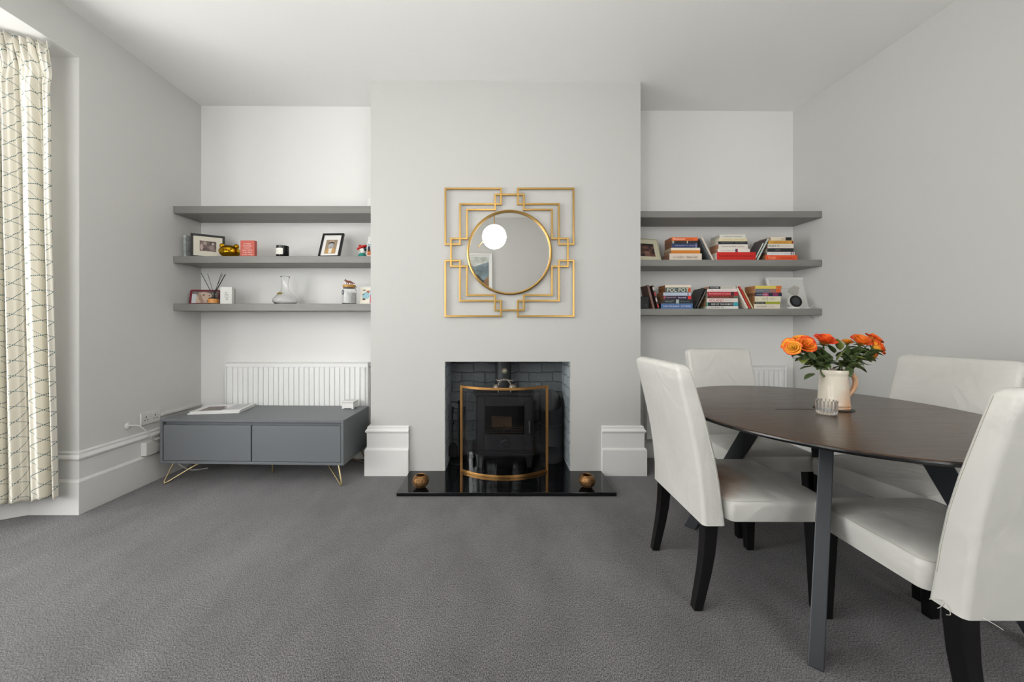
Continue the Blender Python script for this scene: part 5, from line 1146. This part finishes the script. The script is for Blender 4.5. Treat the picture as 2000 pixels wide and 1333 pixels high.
# small frame with blue picture and card
g = pframe((wx(712, 2.94), 2.94, L3 + 0.0004), (math.radians(-9), 0, math.radians(-14)), 0.105, 0.138, 0.006, M_wht, M_cream, 'white frame with light blue drawing beside the clip-top jar', d=0.012)
for nm, c_, P in (('drawing', '#8fb4be', blob(0.004, 0.068, 0.034, 0.028)), ('drawing', '#a8624c', blob(0.020, 0.098, 0.016, 0.010)), ('drawing', '#3a4a54', blob(-0.020, 0.078, 0.010, 0.004)), ('drawing', '#5a3f34', blob(-0.012, 0.040, 0.014, 0.008)), ('drawing', '#5c6a5c', blob(-0.015, 0.112, 0.016, 0.005))):
    flat(g, nm, pm(c_), P, 0.0035 - 0.0004 * (1 if nm == 'drawing' else 0))
g = thing('pink_card', 'pink and white card tucked beside the chimney, lowest left shelf', 'card', (wx(721, 2.925), 2.925, L3 + 0.0004), (math.radians(-5), 0, 0))
MB().box(0, 0.09, 0, 0.0012, 0, 0.118).build('card', M_wht, g); flat(g, 'printed_picture', pm('#b9606a'), rect(0.003, 0.087, 0.006, 0.07), 0); flat(g, 'printed_picture', pm('#9fb4c0'), rect(0.003, 0.087, 0.07, 0.112), 0)

# right shelves: cream frame with mosaic-like photo
g = pframe((wx(1268, 3.0) - 0.004, 3.0, Z2 + 0.0004), (math.radians(-17), 0, math.radians(14)), 0.245, 0.205, 0.008, pm('#b9b49a', 0.5), pm('#cfcab2', 0.6), 'pale cream frame with small dark photo, leftmost on upper book shelf', d=0.012)
cols = ['#2a2422', '#4a322c', '#6a443c', '#7c5548', '#3a2c2a', '#5c3e38', '#8a6456', '#2f2a2c']
rq = random.Random(5)
for i in range(6):
    for j in range(5):
        pass
mb = MB(); ms = [pm(c_, 0.5) for c_ in cols]
cells = []
for i in range(6):
    for j in range(5):
        x_ = -0.065 + i * 0.0235; z_ = 0.048 + j * 0.0225; n0 = len(mb.bm.faces); mb.box(x_, x_ + 0.0235, 0.0036, 0.0042, z_, z_ + 0.0225); mb.bm.faces.ensure_lookup_table()
        ci = rq.randrange(8) if j < 4 else rq.choice([0, 4, 7])
        for f in mb.bm.faces[n0:]: f.material_index = ci
mb.build('photograph', ms, g)
# small black speaker
g = thing('small_speaker', 'small matt black cube speaker at the chimney end of lowest shelf', 'speaker', (wx(1259, 2.97), 2.97, Z3 + 0.0004))
MB().box(-0.06, 0.036, 0, 0.085, 0, 0.098).build('cabinet', mat('matt_black', '#232426', 0.6), g, bevel=0.006)
mb = MB()
for z_ in (0.020, 0.034): mb.ell((0.012, -0.001, z_), (0.002, 0.001, 0.002), 10, 6)
mb.build('indicator_dots', pm('#a8a8a0'), g)
# white frame
g = pframe((wx(1543.5, 3.06), 3.035, Z3 + 0.0004), (math.radians(-14), 0, math.radians(-4)), 0.322, 0.272, 0.019, mat('white_frame_wood', '#e2e2df', 0.35), pm('#d4d4d0', 0.5), 'white frame with faint sketch at the right end of lowest shelf', d=0.018)
flat(g, 'sketch', pm('#b5b2aa'), [(0.0, 0.175), (0.05, 0.205), (0.085, 0.19), (0.07, 0.135), (0.05, 0.10), (0.015, 0.125), (-0.012, 0.15)], 0.0062)
flat(g, 'sketch_line', pm('#a8a6a0'), rect(-0.08, 0.09, 0.176, 0.1775), 0.0058)
# round smart device
g = thing('round_clock', 'round black-faced device on a white stand before the frame', 'clock', (wx(1553.5, 2.955), 2.965, Z3 + 0.0004))
MB().lathe([(0.001, 0), (0.044, 0), (0.047, 0.004), (0.047, 0.010), (0.044, 0.014), (0.001, 0.016)], (0, 0.01, 0), 36).build('stand_base', M_plastic, g, smooth=True)
Mr = Matrix.Translation((0, -0.006, 0.057)) @ Matrix.Rotation(math.radians(-12), 4, 'X')
MB().lathe([(0.001, -0.018), (0.046, -0.018), (0.050, -0.012), (0.050, 0.004), (0.0475, 0.008), (0.001, 0.008)], (0, 0, 0), 44, axis='Y', M=Mr).build('housing', M_plastic, g, smooth=True)
MB().lathe([(0.001, 0.0082), (0.0472, 0.0082), (0.0472, 0.010), (0.001, 0.010)], (0, 0, 0), 44, axis='Y', M=Mr).build('black_bezel', mat('gloss_black', '#101113', 0.15), g, smooth=True)
MB().lathe([(0.001, 0.0102), (0.030, 0.0102), (0.030, 0.0108), (0.001, 0.0108)], (0, 0, 0), 44, axis='Y', M=Mr).build('display', mat('dark_grey_display', '#33363a', 0.3), g, smooth=True)
MB().ell((-0.003, -0.0112, 0.019), (0.0012, 0.0006, 0.0012), 8, 6, M=Mr).build('indicator_dot', pm('#e4e4e4'), g)
P = [Vector((wx(1562, 3.0), 3.02, Z3 + 0.006)), Vector((wx(1578, 2.96), 2.950, Z3 + 0.005)), Vector((wx(1586, 2.95), 2.945, Z3 + 0.022)), Vector((wx(1592, 2.95), 2.96, Z3 + 0.008)), Vector((2.465, 3.05, Z3 + 0.004)), Vector((2.472, 3.14, Z3 + 0.004))]
setp(MB().tube(smooth_path(P), 0.0018, 8).build('device_cable', M_cable, smooth=True), 'thin white cable curling on the shelf beside the white frame', 'cable')
P = [Vector((2.448, 2.99, Z3 - 0.051)), at(1600, 629, 2.99), at(1603, 636, 2.99), at(1600.5, 648, 2.99), at(1599.5, 668, 2.99), at(1598, 720, 3.0), at(1594, 800, 3.05)]
setp(MB().tube(smooth_path(P), 0.0018, 8).build('hanging_cable', mat('grey_cable', '#8a8580', 0.5), smooth=True), 'thin grey cable hanging below the lowest right shelf', 'cable')
